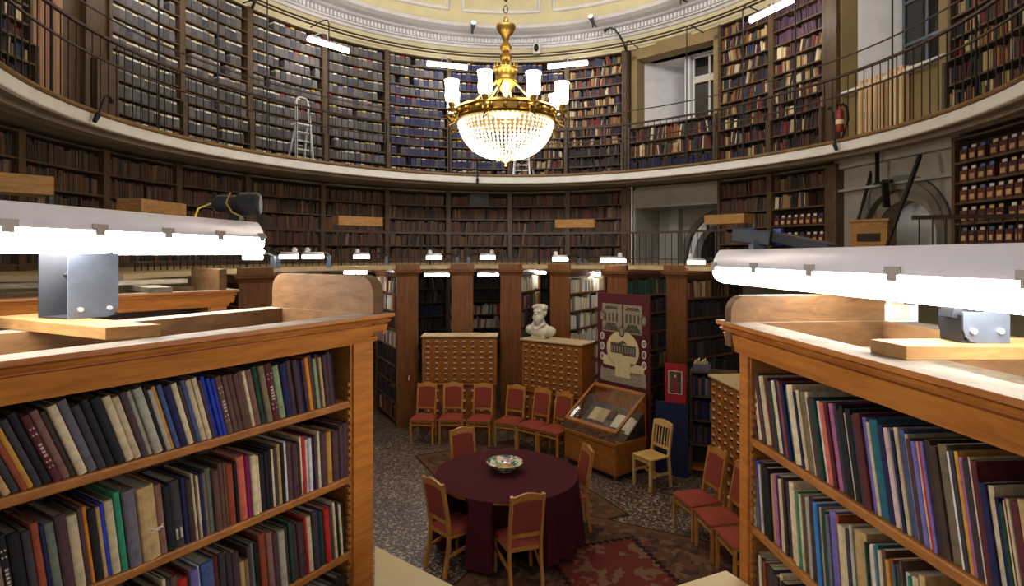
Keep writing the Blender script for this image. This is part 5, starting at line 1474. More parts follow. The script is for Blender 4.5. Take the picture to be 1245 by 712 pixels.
# their drawers face the reading space; only the beige tops show
def corner_cabinet(label, poly, H):
    cx = sum(p[0] for p in poly) / 4; cy = sum(p[1] for p in poly) / 4
    t = thing('card_cabinet', label, 'cabinet', (cx, cy, 0))
    inset = lambda k: [((x - cx) * k, (y - cy) * k) for x, y in poly]
    for nm, k, z0, z1, mt in (('plinth', 0.9, 0, 0.06, 'catalog_wood'), ('cabinet_body', 0.95, 0.06, H - 0.03, 'catalog_wood'), ('top_moulding', 0.985, H - 0.03, H - 0.016, 'catalog_wood'), ('top_board', 1.0, H - 0.016, H, 'beige_lino')):
        m = MB(); q = inset(k); m.prism(q, lambda p: (p[0], p[1], z0), lambda p: (p[0], p[1], z1)); m.build(nm, M[mt], t, bevel=0.003)
    return t
corner_cabinet('low cabinet with beige top beside the left near stack post', [(-0.668, 2.862), (0.02, 2.29), (-0.2, 2.0), (-0.555, 2.36)], 1.78)
plain_cabinet('low cabinet with beige top beside the right near stack post', (0.965, 2.62), (-0.9, -0.43), 0.5, 0.36, 1.78)

# marble bust
def bust():
    m = MB()
    S = m.sphere
    m.box(-0.09, 0.09, -0.07, 0.09, 0.0, 0.03)
    S((0, 0.01, 0.085), (0.16, 0.1, 0.085)); S((-0.135, 0.015, 0.1), (0.075, 0.07, 0.07)); S((0.135, 0.015, 0.1), (0.075, 0.07, 0.07)); S((0, -0.03, 0.09), (0.13, 0.08, 0.08))
    S((0, 0.02, 0.15), (0.12, 0.075, 0.06))
    m.tube([(0, 0.02, 0.13), (0, 0.005, 0.25)], [0.075, 0.056], 12)
    H = -0.055
    T = lambda c, r, n=12, k=8: S((c[0], c[1], c[2] + H), r, n, k)
    T((0, -0.005, 0.395), (0.074, 0.092, 0.1)); T((0, -0.03, 0.35), (0.058, 0.066, 0.07)); T((0, 0.02, 0.42), (0.08, 0.09, 0.085))
    T((0, -0.075, 0.315), (0.046, 0.042, 0.06)); T((0, -0.07, 0.275), (0.034, 0.03, 0.045)); T((-0.04, -0.05, 0.33), (0.03, 0.04, 0.05)); T((0.04, -0.05, 0.33), (0.03, 0.04, 0.05))
    T((0, -0.102, 0.385), (0.014, 0.022, 0.026)); T((0, -0.09, 0.41), (0.011, 0.016, 0.03))
    T((-0.03, -0.084, 0.42), (0.026, 0.016, 0.01)); T((0.03, -0.084, 0.42), (0.026, 0.016, 0.01))
    T((0, -0.095, 0.352), (0.03, 0.014, 0.01)); T((-0.075, 0.01, 0.39), (0.012, 0.022, 0.032)); T((0.075, 0.01, 0.39), (0.012, 0.022, 0.032))
    for i in range(14):
        q = PI * (i / 13.0) * 1.3 - 0.47; T((0.068 * math.cos(q), 0.004 + 0.072 * math.sin(q), 0.46 + 0.012 * math.sin(i * 2.1)), 0.03, 8, 6)
    for i in range(9): T((0.045 * math.cos(i * 0.7), 0.0 + 0.055 * math.sin(i * 0.7), 0.485), 0.028, 8, 6)
    for s in (-1, 1): m.tube([(s * 0.015, -0.105, 0.12), (s * 0.07, -0.075, 0.18), (s * 0.085, 0.0, 0.205)], 0.018, 6)
    return m
t = thing('bust', 'white marble bust of a bearded man on the card cabinet', 'sculpture', (0.49, 10.31, 1.721), R(-38))
o = bust().build('carved_figure', M['marble'], t, smooth=True)
md = o.modifiers.new('fuse', 'REMESH'); md.mode = 'VOXEL'; md.voxel_size = 0.0075; md.use_smooth_shade = True
md = o.modifiers.new('soften', 'SMOOTH'); md.iterations = 4; md.factor = 0.5
t.scale = (1.5, 1.25, 1.3)

# glass display case
DC0, DC1, DC2 = Vector((0.80, 9.02)), Vector((1.45, 8.2)), Vector((2.0, 8.57))
eR = (DC1 - DC0).normalized(); DW = (DC1 - DC0).length; DD_ = (DC2 - DC1).length
t = thing('display_case', 'glass topped wooden display case in front of the maroon banner', 'display case', (DC0.x, DC0.y, 0), math.atan2(eR.y, eR.x))
m = MB(); m.box(0, DW, 0.01, DD_, 0.08, 0.5); m.build('base_cabinet', M['catalog_wood'], t, bevel=0.004)
for i in range(2):
    m = MB(); m.box(0.02 + i * DW / 2, DW / 2 - 0.005 + i * DW / 2 - 0.01 * i, 0.0, 0.012, 0.11, 0.47); m.build('door', M['catalog_wood'], t, bevel=0.003)
for x in (0.06, DW - 0.06):
    for y in (0.06, DD_ - 0.06):
        m = MB(); m.bar((x, y, 0), (x, y, 0.085), 0.05, 0.05); m.build('leg', M['dark_wood'], t)
zf, zb = 0.69, 1.15
m = MB(); fr_ = 0.045
m.box(-0.01, DW + 0.01, -0.01, 0.02, 0.49, 0.53); m.box(-0.01, DW + 0.01, DD_ - 0.02, DD_ + 0.01, 0.49, 0.53); m.box(-0.01, 0.02, 0, DD_, 0.49, 0.53); m.box(DW - 0.02, DW + 0.01, 0, DD_, 0.49, 0.53)
def sl(y): return zf + (zb - zf) * y / DD_
for x in (0, DW - fr_): m.hexa([(x, 0, zf - 0.035), (x + fr_, 0, zf - 0.035), (x + fr_, DD_, zb - 0.035), (x, DD_, zb - 0.035)], [(x, 0, zf), (x + fr_, 0, zf), (x + fr_, DD_, zb), (x, DD_, zb)])
for y in (0, DD_ - fr_): m.hexa([(0, y, sl(y) - 0.035), (DW, y, sl(y) - 0.035), (DW, y + fr_, sl(y + fr_) - 0.035), (0, y + fr_, sl(y + fr_) - 0.035)], [(0, y, sl(y)), (DW, y, sl(y)), (DW, y + fr_, sl(y + fr_)), (0, y + fr_, sl(y + fr_))])
for x in (0.0, DW - 0.025): m.box(x, x + 0.025, DD_ - 0.025, DD_, 0.5, zb - 0.03)
m.build('lid_frame', M['catalog_wood'], t)
m = MB(); m.box(0.02, DW - 0.02, DD_ - 0.02, DD_ - 0.01, 0.5, zb - 0.03); m.build('back_panel', M['catalog_wood'], t)
m = MB()
m.add([(fr_, fr_, sl(fr_) - 0.012), (DW - fr_, fr_, sl(fr_) - 0.012), (DW - fr_, DD_ - fr_, sl(DD_ - fr_) - 0.012), (fr_, DD_ - fr_, sl(DD_ - fr_) - 0.012)], [(0, 1, 2, 3)])
m.build('glass_lid', M['glass'], t)
m = MB(); m.add([(0.004, 0.005, 0.53), (DW - 0.004, 0.005, 0.53), (DW - 0.004, 0.005, zf - 0.03), (0.004, 0.005, zf - 0.03)], [(0, 1, 2, 3)]); m.build('glass_front', M['glass'], t)
for x in (0.006, DW - 0.006):
    m = MB(); m.add([(x, 0.01, 0.53), (x, DD_ - 0.02, 0.53), (x, DD_ - 0.02, zb - 0.04), (x, 0.01, zf - 0.03)], [(0, 1, 2, 3)]); m.build('glass_side', M['glass'], t)
m = MB(); m.hexa([(0.03, 0.2, 0.505), (DW - 0.03, 0.2, 0.505), (DW - 0.03, DD_ - 0.03, 0.505), (0.03, DD_ - 0.03, 0.505)], [(0.03, 0.2, 0.51), (DW - 0.03, 0.2, 0.51), (DW - 0.03, DD_ - 0.03, 0.86), (0.03, DD_ - 0.03, 0.86)]); m.build('sloping_rest', M['photo_dark'], t)
dcM = Matrix.Translation((DC0.x, DC0.y, 0)) @ Matrix.Rotation(math.atan2(eR.y, eR.x), 4, 'Z')
def rest_z(y): return 0.512 + max(0, (y - 0.2)) * 0.35 / (DD_ - 0.23)
def open_book(label, x, y, w, h, cols):
    a = math.atan2(0.35, DD_ - 0.23) if y > 0.2 else 0
    Mx = dcM @ Matrix.Translation((x, y, rest_z(y) + 0.002)) @ Matrix.Rotation(a, 4, 'X')
    t = thing('open_book', label, 'book', (0, 0, 0)); t.matrix_world = Mx
    for s in (-1, 1):
        m = MB(); vs = []
        for i in range(7): u = i / 6; vs += [(s * u * w / 2, 0, 0.004 + 0.018 * math.sin(PI * u ** 0.6) * (1 - u * 0.5)), (s * u * w / 2, h, 0.004 + 0.018 * math.sin(PI * u ** 0.6) * (1 - u * 0.5))]
        vs += [(0, 0, 0), (0, h, 0), (s * w / 2, 0, 0), (s * w / 2, h, 0)]
        m.add(vs, [(2 * i, 2 * i + 1, 2 * i + 3, 2 * i + 2) for i in range(6)] + [(14, 15, 17, 16)])
        m.build('page', M[cols[0 if s < 0 else 1]], t, smooth=True)
    m = MB(); m.box(-w / 2 - 0.005, w / 2 + 0.005, -0.005, h + 0.005, -0.002, 0.0); m.build('cover', M['maroon_board'], t)
    return t
open_book('open book with cream pages at the left inside the display case', 0.3, 0.36, 0.32, 0.24, ('cream_paper', 'catalog_top'))
open_book('open book with white pages at the right inside the display case', 0.78, 0.34, 0.32, 0.24, ('label_white', 'label_white'))
def flat_item(name, label, cat, x, y, w, h, mat, zz=0.004):
    a = math.atan2(0.35, DD_ - 0.23) if y > 0.19 else 0
    m = MB(); m.box(-w / 2, w / 2, 0, h, 0, zz); o = m.build(name, M[mat]); o.matrix_world = dcM @ Matrix.Translation((x, y, rest_z(y) + 0.003)) @ Matrix.Rotation(a, 4, 'X')
    return tag(o, label, cat)
flat_item('book', 'closed dark red book between the open books in the display case', 'book', 0.545, 0.42, 0.1, 0.18, 'maroon_board', 0.025)
flat_item('photograph', 'dark photograph lying at the front left of the display case', 'photograph', 0.3, 0.21, 0.2, 0.12, 'photo_dark')
flat_item('photograph', 'dark photograph lying at the front middle of the display case', 'photograph', 0.52, 0.21, 0.16, 0.13, 'photo_dark')
flat_item('photograph', 'dark photograph lying at the front right of the display case', 'photograph', 0.76, 0.21, 0.2, 0.1, 'photo_dark')
flat_item('paper_sheet', 'white sheet at the left front floor of the display case', 'paper', 0.2, 0.05, 0.18, 0.1, 'label_white', 0.003)
flat_item('paper_sheet', 'white sheet at the right front floor of the display case', 'paper', 0.82, 0.06, 0.2, 0.1, 'label_white', 0.003)
flat_item('paper_sheet', 'narrow cream sheet on the display case floor', 'paper', 0.5, 0.07, 0.22, 0.06, 'cream_paper', 0.003)
flat_item('booklet', 'cream booklet standing at the right end of the display case', 'booklet', 0.98, 0.3, 0.08, 0.26, 'label_white', 0.02)

# tall maroon banner behind the case
b0, b1 = Vector((1.37, 9.42)), Vector((2.02, 8.62)); eb = (b1 - b0).normalized(); BW = (b1 - b0).length
t = thing('banner', 'tall maroon exhibition banner with old photographs behind the display case', 'banner', (b0.x, b0.y, 0), math.atan2(eb.y, eb.x))
m = MB(); m.box(0, BW, 0.0, 0.03, 0.04, 2.58); m.build('board', M['maroon_board'], t, bevel=0.003)
for x in (0.1, BW - 0.1):
    m = MB(); m.box(x - 0.03, x + 0.03, -0.02, 0.16, 0, 0.04); m.build('foot', M['dark_steel'], t)
def patch(name, poly, mat, lay=1, parent=None):
    m = MB(); y = -0.002 * lay
    m.prism(poly, lambda p: (p[0] * BW, y, p[1]), lambda p: (p[0] * BW, y + 0.0018, p[1])); return m.build(name, M[mat], parent or t)
rect = lambda x0, x1, z0, z1: [(x0, z0), (x1, z0), (x1, z1), (x0, z1)]
oval = lambda cx, cz, rx, rz, n=28: [(cx + rx * math.cos(2 * PI * i / n), cz + rz * math.sin(2 * PI * i / n)) for i in range(n)]
patch('photo_panel', rect(0.1, 0.49, 1.98, 2.42), 'photo_grey'); patch('photo_panel', rect(0.52, 0.86, 1.98, 2.42), 'photo_grey')
for x0 in (0.12, 0.53):
    patch('photo_detail', [(x0, 2.0), (x0 + 0.32, 2.0), (x0 + 0.24, 2.12), (x0 + 0.08, 2.12)], 'photo_dark', 2)
    for i in range(4):
        u = x0 + 0.03 + 0.075 * i; patch('photo_detail', [(u, 2.14), (u + 0.035, 2.14), (u + 0.035, 2.26), (u + 0.0175, 2.29), (u, 2.26)], 'photo_dark', 2)
    patch('photo_detail', [(x0 + 0.02, 2.33), (x0 + 0.3, 2.33), (x0 + 0.26, 2.38), (x0 + 0.06, 2.38)], 'photo_dark', 2)
patch('cream_oval', oval(0.5, 1.72, 0.31, 0.29), 'cream_paper')
patch('building_picture', rect(0.27, 0.5, 1.66, 1.82), 'photo_dark', 2); patch('building_picture', rect(0.5, 0.75, 1.64, 1.8), 'photo_dark', 2); patch('building_picture', [(0.42, 1.82), (0.6, 1.81), (0.51, 1.87)], 'photo_dark', 2)
for i in range(9): patch('window_row', rect(0.285 + 0.052 * i, 0.305 + 0.052 * i, 1.68, 1.77), 'photo_grey', 3)
patch('cream_scroll', rect(0.36, 0.64, 1.3, 1.56), 'cream_paper', 2)
patch('cream_plaque', [(0.12, 1.46), (0.38, 1.44), (0.38, 1.58), (0.12, 1.62)], 'cream_paper'); patch('cream_plaque', [(0.62, 1.36), (0.9, 1.36), (0.9, 1.52), (0.62, 1.54)], 'cream_paper')
patch('street_photograph', rect(0.08, 0.93, 1.2, 1.4), 'photo_grey')
for x, z in ((0.1, 2.22), (0.9, 2.2), (0.49, 2.0)): patch('portrait_medallion', oval(x, z, 0.055, 0.085, 16), 'photo_dark', 3); patch('portrait', oval(x, z, 0.035, 0.06, 12), 'photo_grey', 4)
for x in (0.1, 0.9):
    for z in (1.9, 1.74, 1.58): patch('portrait_medallion', oval(x, z - (0.04 if x > 0.5 else 0), 0.045, 0.06, 16), 'label_white', 2); patch('portrait', oval(x, z - (0.04 if x > 0.5 else 0), 0.03, 0.045, 12), 'photo_grey', 3)
    patch('statue_figure', [(x - 0.04, 1.22), (x + 0.04, 1.22), (x + 0.03, 1.38), (x, 1.44), (x - 0.03, 1.38)], 'plaster_grey', 3)

# navy board and red poster
n0, n1 = Vector((2.1, 8.62)), Vector((2.5, 8.36)); en = (n1 - n0).normalized(); NW = (n1 - n0).length
t = thing('display_board', 'navy cloth covered board standing behind the pale chair', 'board', (n0.x, n0.y, 0), math.atan2(en.y, en.x))
m = MB(); m.box(0, NW, 0, 0.03, 0.0, 1.05); m.build('board', M['blue_cloth'], t, bevel=0.004)
m = MB(); m.box(0.02, 0.06, 0.03, 0.2, 0, 0.03); m.box(NW - 0.06, NW - 0.02, 0.03, 0.2, 0, 0.03); m.build('foot', M['dark_steel'], t)
t = thing('poster', 'small red framed poster above the navy board', 'poster', (n0.x + en.x * 0.14, n0.y + en.y * 0.14, 1.052), math.atan2(en.y, en.x))
m = MB(); m.box(0, 0.31, 0.0, 0.02, 0, 0.56); m.build('board', M['red_board'], t, bevel=0.002)
def pq(name, poly, mat, lay):
    m = MB(); m.prism(poly, lambda p: (p[0], -0.002 * lay, p[1]), lambda p: (p[0], -0.002 * lay + 0.0018, p[1])); m.build(name, M[mat], t)
pq('border', rect(0.055, 0.255, 0.13, 0.46), 'label_white', 1); pq('picture', rect(0.065, 0.245, 0.14, 0.45), 'photo_dark', 2)
pq('pictured_figure', [(0.12, 0.17), (0.19, 0.17), (0.175, 0.32), (0.165, 0.37), (0.145, 0.37), (0.135, 0.32)], 'red_board', 3); pq('pictured_figure', oval(0.155, 0.385, 0.014, 0.02, 10), 'label_white', 3)

# low bookcase right of the poster with a box on top
t = thing('bookcase', 'low bookcase of dark volumes right of the navy board', 'bookcase', (2.58, 8.52, 0), math.atan2(-0.35, 0.94))
for x in (0, 0.62):
    m = MB(); m.box(x, x + 0.025, 0, 0.3, 0, 1.5); m.build('side_panel', M['dark_wood'], t)
m = MB(); m.box(0.025, 0.62, 0.28, 0.3, 0, 1.48); m.build('back_panel', M['case_back'], t)
for z in (0.1, 0.45, 0.8, 1.15, 1.5):
    m = MB(); m.box(0.025, 0.62, 0.0, 0.28, z - 0.025, z); m.build('shelf', M['oak_shelf'] if z in (0.1,) else M['dark_wood'], t)
Mb = Matrix.Translation((2.58, 8.52, 0)) @ Matrix.Rotation(math.atan2(-0.35, 0.94), 4, 'Z')
row_base = []
for z in (0.45, 0.8, 1.15):
    u = 0.03; k = 0
    while u < 0.58:
        w = 0.022 + 0.02 * rnd.random(); k += 1; h = 0.24 + 0.05 * rnd.random()
        nm, rgb = PAL[rnd.choice('KDPJGNB')]
        m = MB(); m.box(0, w, 0, 0.18, 0, h); o = m.build('book', M['book']); o.matrix_world = Mb @ Matrix.Translation((u, 0.03, z + 0.001)); o.color = lin(rgb) + (1,)
        tag(o, '%s book, %s from left, %s shelf of low bookcase by navy board' % (nm, ordinal(k), {0.45: 'lowest', 0.8: 'middle', 1.15: 'upper'}[z]), 'book', 'books in the low bookcase by the navy board')
        u += w + 0.003
t = thing('paper_tray', 'grey tray of papers on top of the low bookcase', 'tray', Mb @ Vector((0.16, 0.12, 1.501)), math.atan2(-0.35, 0.94))
m = MB(); m.box(-0.12, 0.12, -0.1, 0.1, 0, 0.006); m.box(-0.12, 0.12, -0.1, -0.094, 0, 0.1); m.box(-0.12, 0.12, 0.094, 0.1, 0, 0.1); m.box(-0.12, -0.114, -0.1, 0.1, 0, 0.1); m.box(0.114, 0.12, -0.1, 0.1, 0, 0.1); m.build('tray', M['grey_metal'], t)
m = MB()
for i in range(7): m.box(-0.105 + 0.028 * i, -0.09 + 0.028 * i, -0.085, 0.085, 0.008, 0.12 + 0.02 * (i % 3)); 
m.build('papers', M['cream_paper'], t)

# red sign on the first pillar
A, sh, Lf, W_ = FS[0]
t = thing('safety_sign', 'small red sign with white mark on the first wooden pillar', 'sign', A(0.028, 0.25, 0.9))
m = MB(A.T()); m.box(0.024, 0.029, 0.2, 0.31, 0.85, 0.97); m.build('plate', M['red_paint'], t, world=True)
m = MB(A.T()); m.box(0.0215, 0.0235, 0.245, 0.27, 0.87, 0.93); m.box(0.0215, 0.0235, 0.25, 0.265, 0.93, 0.945); m.box(0.0215, 0.0235, 0.25, 0.29, 0.945, 0.953); m.build('white_mark', M['label_white'], t, world=True)

# =================================================================== THINGS ON THE GALLERIES
def stepladder(label, p, rz, H, w0, w1):
    t = thing('stepladder', label, 'ladder', p, rz)
    P = lambda s, k: (s * (w0 + (w1 - w0) * k) / 2, 0.1 * k, H * k)
    for s in (-1, 1):
        m = MB(); m.bar(P(s, 0), P(s, 1), 0.03, 0.05); m.build('rail', M['alu'], t)
        m = MB(); m.bar((s * w0 / 2, 0.36, 0), (s * w1 / 2 * 0.9, 0.12, H * 0.66), 0.025, 0.04); m.build('rear_leg', M['alu'], t)
    for i in range(1, 5):
        k = i * 0.135; a, b = P(-1, k), P(1, k); m = MB(); m.box(a[0], b[0], a[1] - 0.03, a[1] + 0.07, a[2] - 0.012, a[2] + 0.012); m.build('tread', M['alu'], t)
    a, b = P(-1, 0.66), P(1, 0.66); m = MB(); m.box(a[0], b[0], a[1] - 0.06, a[1] + 0.2, a[2] - 0.015, a[2] + 0.015); m.build('platform', M['lamp_body'], t)
    m = MB(); m.tube([P(-1, 1), (-w1 * 0.4, 0.1, H + 0.08), (-w1 * 0.25, 0.1, H + 0.11), (w1 * 0.25, 0.1, H + 0.11), (w1 * 0.4, 0.1, H + 0.08), P(1, 1)], 0.018, 8); m.build('hand_hoop', M['alu'], t)
    return t
fq = WALL.at(371, -0.62); nn = WALL.nrm(fq); q = WALL.pt(fq, -0.62, 5.065); stepladder('tall aluminium stepladder leaning open before the gallery box files', q, math.atan2(-nn.x, nn.y), 1.42, 0.44, 0.3)
fq = WALL.at(634, -0.75); nn = WALL.nrm(fq); q = WALL.pt(fq, -0.75, 5.065); stepladder('aluminium stepladder on the gallery behind the chandelier bowl', q, math.atan2(-nn.x, nn.y), 1.0, 0.44, 0.32)
def gooseneck(label, px, z0, pts_px, Yk=1.0):
    f = GAL.at(px, -0.07); p = GAL.pt(f, -0.07, z0); nn = GAL.nrm(f); tt = Vector((nn.y, -nn.x, 0))
    t = thing('gooseneck_lamp', label, 'lamp', p)
    pts = [tt * a + nn * d + Vector((0, 0, z)) for a, d, z in pts_px]
    m = MB(); m.tube(pts, 0.016, 8); m.build('neck', M['black_metal'], t, smooth=True)
    d = (pts[0] - pts[1]).normalized(); m = MB(); m.tube([pts[0] - d * 0.12, pts[0]], [0.035, 0.028], 10); m.build('lamp_head', M['black_metal'], t)
    m = MB(); m.tube([pts[-1], pts[-1] + Vector((0, 0, -0.05))], 0.03, 8); m.build('clamp', M['black_metal'], t)
    return t
gooseneck('black gooseneck lamp arching over the left gallery edge', 110, 4.97, [(0, -0.05, -0.06), (0.08, -0.06, 0.08), (0.2, -0.04, 0.26), (0.32, 0.0, 0.36), (0.48, 0.06, 0.4), (0.62, 0.1, 0.38)])
gooseneck('short black lamp hanging at the gallery edge under the chandelier', 580, 5.08, [(0, -0.06, -0.22), (0.0, -0.07, 0.0), (0, -0.06, 0.2), (0.01, -0.03, 0.34), (0.02, 0.02, 0.36)])
gooseneck('black lamp with cable at the gallery edge beside the red cylinder', 1020, 5.0, [(0.0, -0.05, -0.1), (-0.02, -0.07, 0.0), (-0.03, -0.06, 0.3), (-0.1, -0.02, 0.55), (-0.25, 0.06, 0.68)])
def high_goose(label, px, z, d):
    f = WALL.at(px); p = WALL.pt(f, -0.06, z); nn = WALL.nrm(f); tt = Vector((nn.y, -nn.x, 0))
    t = thing('gooseneck_lamp', label, 'lamp', p)
    pts = [tt * a + nn * b + Vector((0, 0, c)) for a, b, c in ((0, 0, -0.1), (-0.06 * d, -0.05, 0.12), (-0.14 * d, -0.12, 0.3), (-0.22 * d, -0.2, 0.44), (-0.34 * d, -0.26, 0.5), (-0.42 * d, -0.28, 0.46))]
    m = MB(); m.tube(pts, [0.03, 0.028, 0.024, 0.02, 0.018, 0.026], 8); m.build('neck', M['black_metal'], t, smooth=True)
    m = MB(); m.tube([pts[-1], pts[-1] + (pts[-1] - pts[-2]) * 0.9], [0.03, 0.045], 10); m.build('lamp_head', M['black_metal'], t)
high_goose('black gooseneck lamp above the bookcase left of the window bay', 763, 8.4, 1)
high_goose('black gooseneck lamp high above the left gallery box files', 304, 8.42, -1)
# red cylinder strapped to the railing on the right
f = GAL.at(1021, -0.1); p = GAL.pt(f, -0.1, 5.2); t = thing('fire_extinguisher', 'red cylinder strapped to the right gallery railing', 'extinguisher', p)
m = MB(); m.lathe([(0.05, 0.0), (0.062, 0.02), (0.062, 0.3), (0.045, 0.36), (0.02, 0.38), (0.02, 0.42)], 16); m.build('cylinder', M['red_paint'], t, smooth='auto')
m = MB(); m.lathe([(0.064, 0.12), (0.064, 0.2)], 16); m.build('paper_label', M['cream_paper'], t)
m = MB(); m.tube([(0, 0, 0.42), (0.05, 0, 0.46), (0.12, 0, 0.4), (0.14, 0, 0.2), (0.08, 0, 0.0), (0.03, 0, -0.12)], 0.02, 8); m.box(-0.06, 0.03, -0.015, 0.015, 0.42, 0.45); m.build('hose', M['black_metal'], t)
# plank rests on the walkway railing
def rest(label, px0, px1, y0, y1, ring=MIDR, thick=None):
    if thick: pa, pb = Vector((kx(px0) * y0, y0, 0)), Vector((kx(px1) * y1, y1, 0)); nn = Vector((pa.y - pb.y, pb.x - pa.x, 0)).normalized()
    else:
        fa, fb = ring.at(px0, -0.1), ring.at(px1, -0.1)
        pa, pb = ring.pt(fa, -0.12), ring.pt(fb, -0.12); nn = ring.nrm((fa + fb) / 2)
    za = 3.735
    c = (pa + pb) / 2; c.z = za
    t = thing('reading_rest', label, 'shelf', c)
    r = lambda v, z: Vector((v.x - c.x, v.y - c.y, z))
    m = MB(); m.hexa([r(pa, 0.0), r(pb, 0.0), r(pb + nn * 0.34, 0.0), r(pa + nn * 0.34, 0.0)], [r(pa, 0.17), r(pb, 0.17), r(pb + nn * 0.34, 0.17), r(pa + nn * 0.34, 0.17)])
    m.build('board_box', M['raw_board'], t, bevel=0.004)
    for pp in (pa, pb):
        m = MB(); m.bar(r(pp + nn * 0.12, 0.0), r(pp + nn * 0.12, -0.095), 0.04, 0.06); m.build('bracket', M['dark_steel'], t)
    return t
rest('pale plank rest on the walkway railing at the far left edge', -20, 66, 5.0, 5.4, thick=True)
rest('pale plank rest on the walkway railing left of the spotlight', 170, 225, 0, 0)
rest('pale plank rest on the walkway railing left of the first pillar', 411, 465, 0, 0)
rest('pale plank rest on the walkway railing above the fourth pillar', 675, 723, 0, 0)
rest('pale plank rest on the walkway railing in front of the arch recess', 857, 905, 0, 0)
# wooden cabinet on the right walkway
f = WALL.at(1056, -0.5); p = WALL.pt(f, -0.5, 2.971); nn = WALL.nrm(f); tt = Vector((nn.y, -nn.x, 0))
ang = math.atan2(tt.y, tt.x) + 0.55
t = thing('wooden_cabinet', 'honey coloured wooden cabinet with a dark slot on the right walkway', 'cabinet', p, ang)
m = MB(); m.box(-0.27, 0.27, 0.0, 0.4, 0.0, 0.74); m.build('cabinet_body', M['raw_board'], t, bevel=0.004)
for zz, nm in ((0.74, 'top_board'), (0.0, 'plinth')):
    m = MB(); m.box(-0.3, 0.3, -0.03, 0.42, zz, zz + 0.04); m.build(nm, M['raw_board'], t, bevel=0.006)
m = MB(); m.box(-0.17, 0.17, -0.006, 0.004, 0.42, 0.55); m.build('slot', M['case_back'], t)
m = MB(); m.box(-0.25, 0.25, -0.012, 0.0, 0.06, 0.36); m.build('door', M['raw_board'], t, bevel=0.004)
def rod(label, a, b, r=0.02, extra=None):
    a, b = Vector(a), Vector(b); t = thing('black_rod', label, 'pole', a)
    m = MB(); m.tube([(0, 0, 0), b - a], r, 8); m.build('pole', M['black_metal'], t)
    m = MB(); m.tube([(b - a) * 0.6, (b - a) * 0.98], r * 1.35, 8); m.build('sleeve', M['black_metal'], t)
    return t
Q = lambda px, y, Y: (kx(px) * Y, Y, zat(y, Y))
f = WALL.at(1040, -0.1); Yr = WALL.pt(f, -0.1).y
rod('black pole leaning against the wall behind the wooden cabinet', (kx(1028) * (Yr - 0.35), Yr - 0.35, 2.972), Q(1062, 200, Yr))
Yr2 = WALL.pt(WALL.at(1118, -0.1), -0.1).y
rod('long black pole leaning across the arched recess', (kx(1068) * (Yr2 - 0.3), Yr2 - 0.3, 2.972), Q(1119, 188, Yr2 - 0.12), 0.026)
t = thing('wall_bracket', 'black bracket fixed under the gallery above the arch', 'bracket', W2(-0.1, -0.12, 4.88))
r_ = W2(-0.1, -0.12, 4.88)
m = MB(); m.bar((0, 0, 0), W2(-0.1, -0.12, 4.36) - r_, 0.06, 0.03); m.bar(W2(-0.16, -0.12, 4.36) - r_, W2(0.04, -0.12, 4.36) - r_, 0.03, 0.04); m.build('bracket_arm', M['black_metal'], t)
m = MB(); m.bar(W2(0.06, -0.12, 4.36) - r_, W2(0.1, -0.12, 3.95) - r_, 0.09, 0.06); m.bar(W2(0.02, -0.12, 4.38) - r_, W2(0.2, -0.12, 4.36) - r_, 0.05, 0.05); m.build('clamp', M['black_metal'], t)
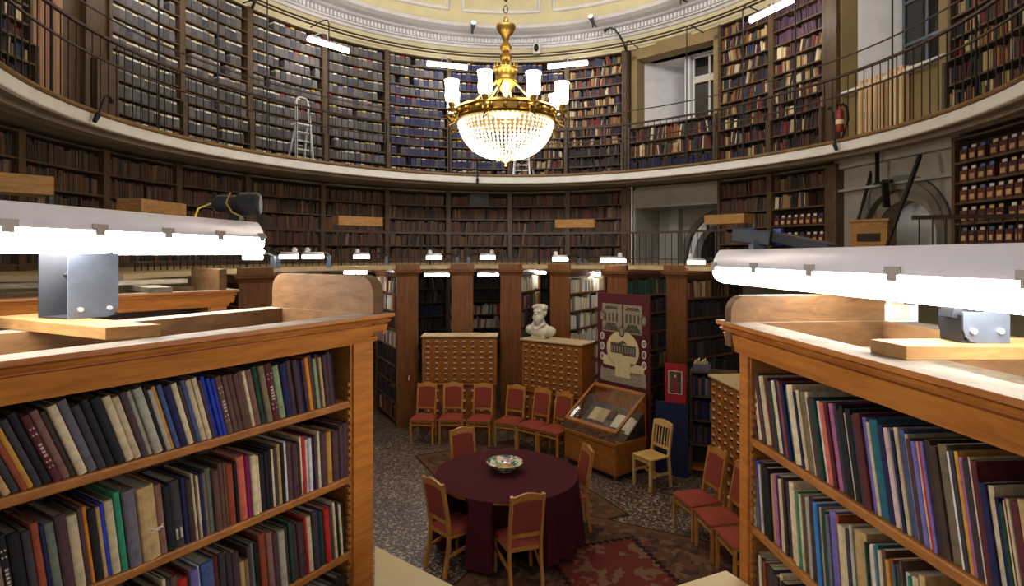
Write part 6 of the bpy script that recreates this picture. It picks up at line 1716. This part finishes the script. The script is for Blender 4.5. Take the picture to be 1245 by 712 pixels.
# camera dome and cornice spotlights
f = WALL.at(653); p = WALL.pt(f, -0.2, 8.62); nn = WALL.nrm(f); tt = Vector((nn.y, -nn.x, 0))
t = thing('security_camera', 'white camera with black dome under the cornice', 'camera', p, math.atan2(tt.y, tt.x))
m = MB(); m.box(-0.1, 0.1, 0.0, 0.14, -0.12, 0.16); m.build('housing', M['white_paint'], t, bevel=0.02)
m = MB(); m.sphere((0, -0.01, 0.03), (0.065, 0.06, 0.1), 12, 8); m.build('dome', M['black_metal'], t, smooth=True)
for lb, px in (('small cornice spotlight left of the chandelier stem', 575), ('small cornice spotlight right of the white camera', 720), ('small cornice spotlight above the left gallery', 372), ('small cornice spotlight above the right window bay', 826)):
    f = WALL.at(px, -0.75); p = WALL.pt(f, -0.72, 8.94); nn = WALL.nrm(f)
    t = thing('spotlight', lb, 'lamp', p)
    m = MB(); m.tube([nn * 0.05, nn * -0.16 + Vector((0, 0, 0.1))], [0.04, 0.07], 10); m.build('lamp_housing', M['grey_metal'], t)
    m = MB(); c0 = nn * -0.16 + Vector((0, 0, 0.1)); m.tube([c0, c0 + (nn * -0.21 + Vector((0, 0, 0.1))).normalized() * 0.01], 0.06, 10); m.build('lens', M['lens_lit'], t)
    m = MB(); m.bar(nn * 0.02, nn * 0.28, 0.03, 0.03); m.bar(nn * 0.02, nn * 0.02 + Vector((0, 0, -0.12)), 0.03, 0.03); m.build('bracket', M['dark_steel'], t)

# =================================================================== LIGHT
def light(name, kind, loc, energy, color=(1, 0.95, 0.88), size=0.2, rot=None, size_y=None, spot=None):
    l = bpy.data.lights.new(name, kind); l.energy = energy; l.color = color
    if kind == 'AREA':
        l.size = size
        if size_y: l.shape = 'RECTANGLE'; l.size_y = size_y
    else: l.shadow_soft_size = size
    if spot: l.spot_size = spot; l.spot_blend = 0.8
    o = bpy.data.objects.new(name, l); COL.objects.link(o); o.location = loc
    if rot is not None: o.rotation_euler = rot
    o['kind'] = 'helper'
    return o
WARM, COOL = (1.0, 0.88, 0.7), (1.0, 0.96, 0.94)
light('chandelier_glow', 'POINT', (CH.x, CH.y, 5.2), EN['chand'], WARM, 0.4)
light('chandelier_underglow', 'POINT', (CH.x, CH.y, 4.2), EN['under'], WARM, 0.3)
for q in (200, 230, 255, 285, 310, 340):            # unseen spots added on the near cornice for an even wash over the dome
    f = R(q); p = WALL.pt(f, -0.9, 9.25)
    o = light('dome_wash_spot', 'SPOT', p, EN['dome'], COOL, 0.15, spot=R(110)); d = Vector((WALL.cx, WALL.cy + 4, 10.6)) - p; o.rotation_euler = d.to_track_quat('-Z', 'Y').to_euler()
w = bpy.data.worlds.new('room_light'); SC.world = w; w.use_nodes = True
w.node_tree.nodes['Background'].inputs[0].default_value = (1.0, 0.95, 0.92, 1); w.node_tree.nodes['Background'].inputs[1].default_value = EN['amb']

# =================================================================== CAMERA
cam = bpy.data.cameras.new('camera'); co = bpy.data.objects.new('camera', cam); COL.objects.link(co); SC.camera = co
co.location = (0, 0, HC); co.rotation_euler = (PI / 2, 0, 0)
cam.sensor_width = 36; cam.lens = 36 * F / 1245; cam.clip_start = 0.05; cam.clip_end = 80
cam.shift_y = -(356 - PY0) / 1245.0
SC.view_settings.view_transform = 'Standard'; SC.view_settings.look = 'None'; SC.view_settings.gamma = 1.0; SC.view_settings.use_curve_mapping = False
SC.view_settings.exposure = EN['exp']
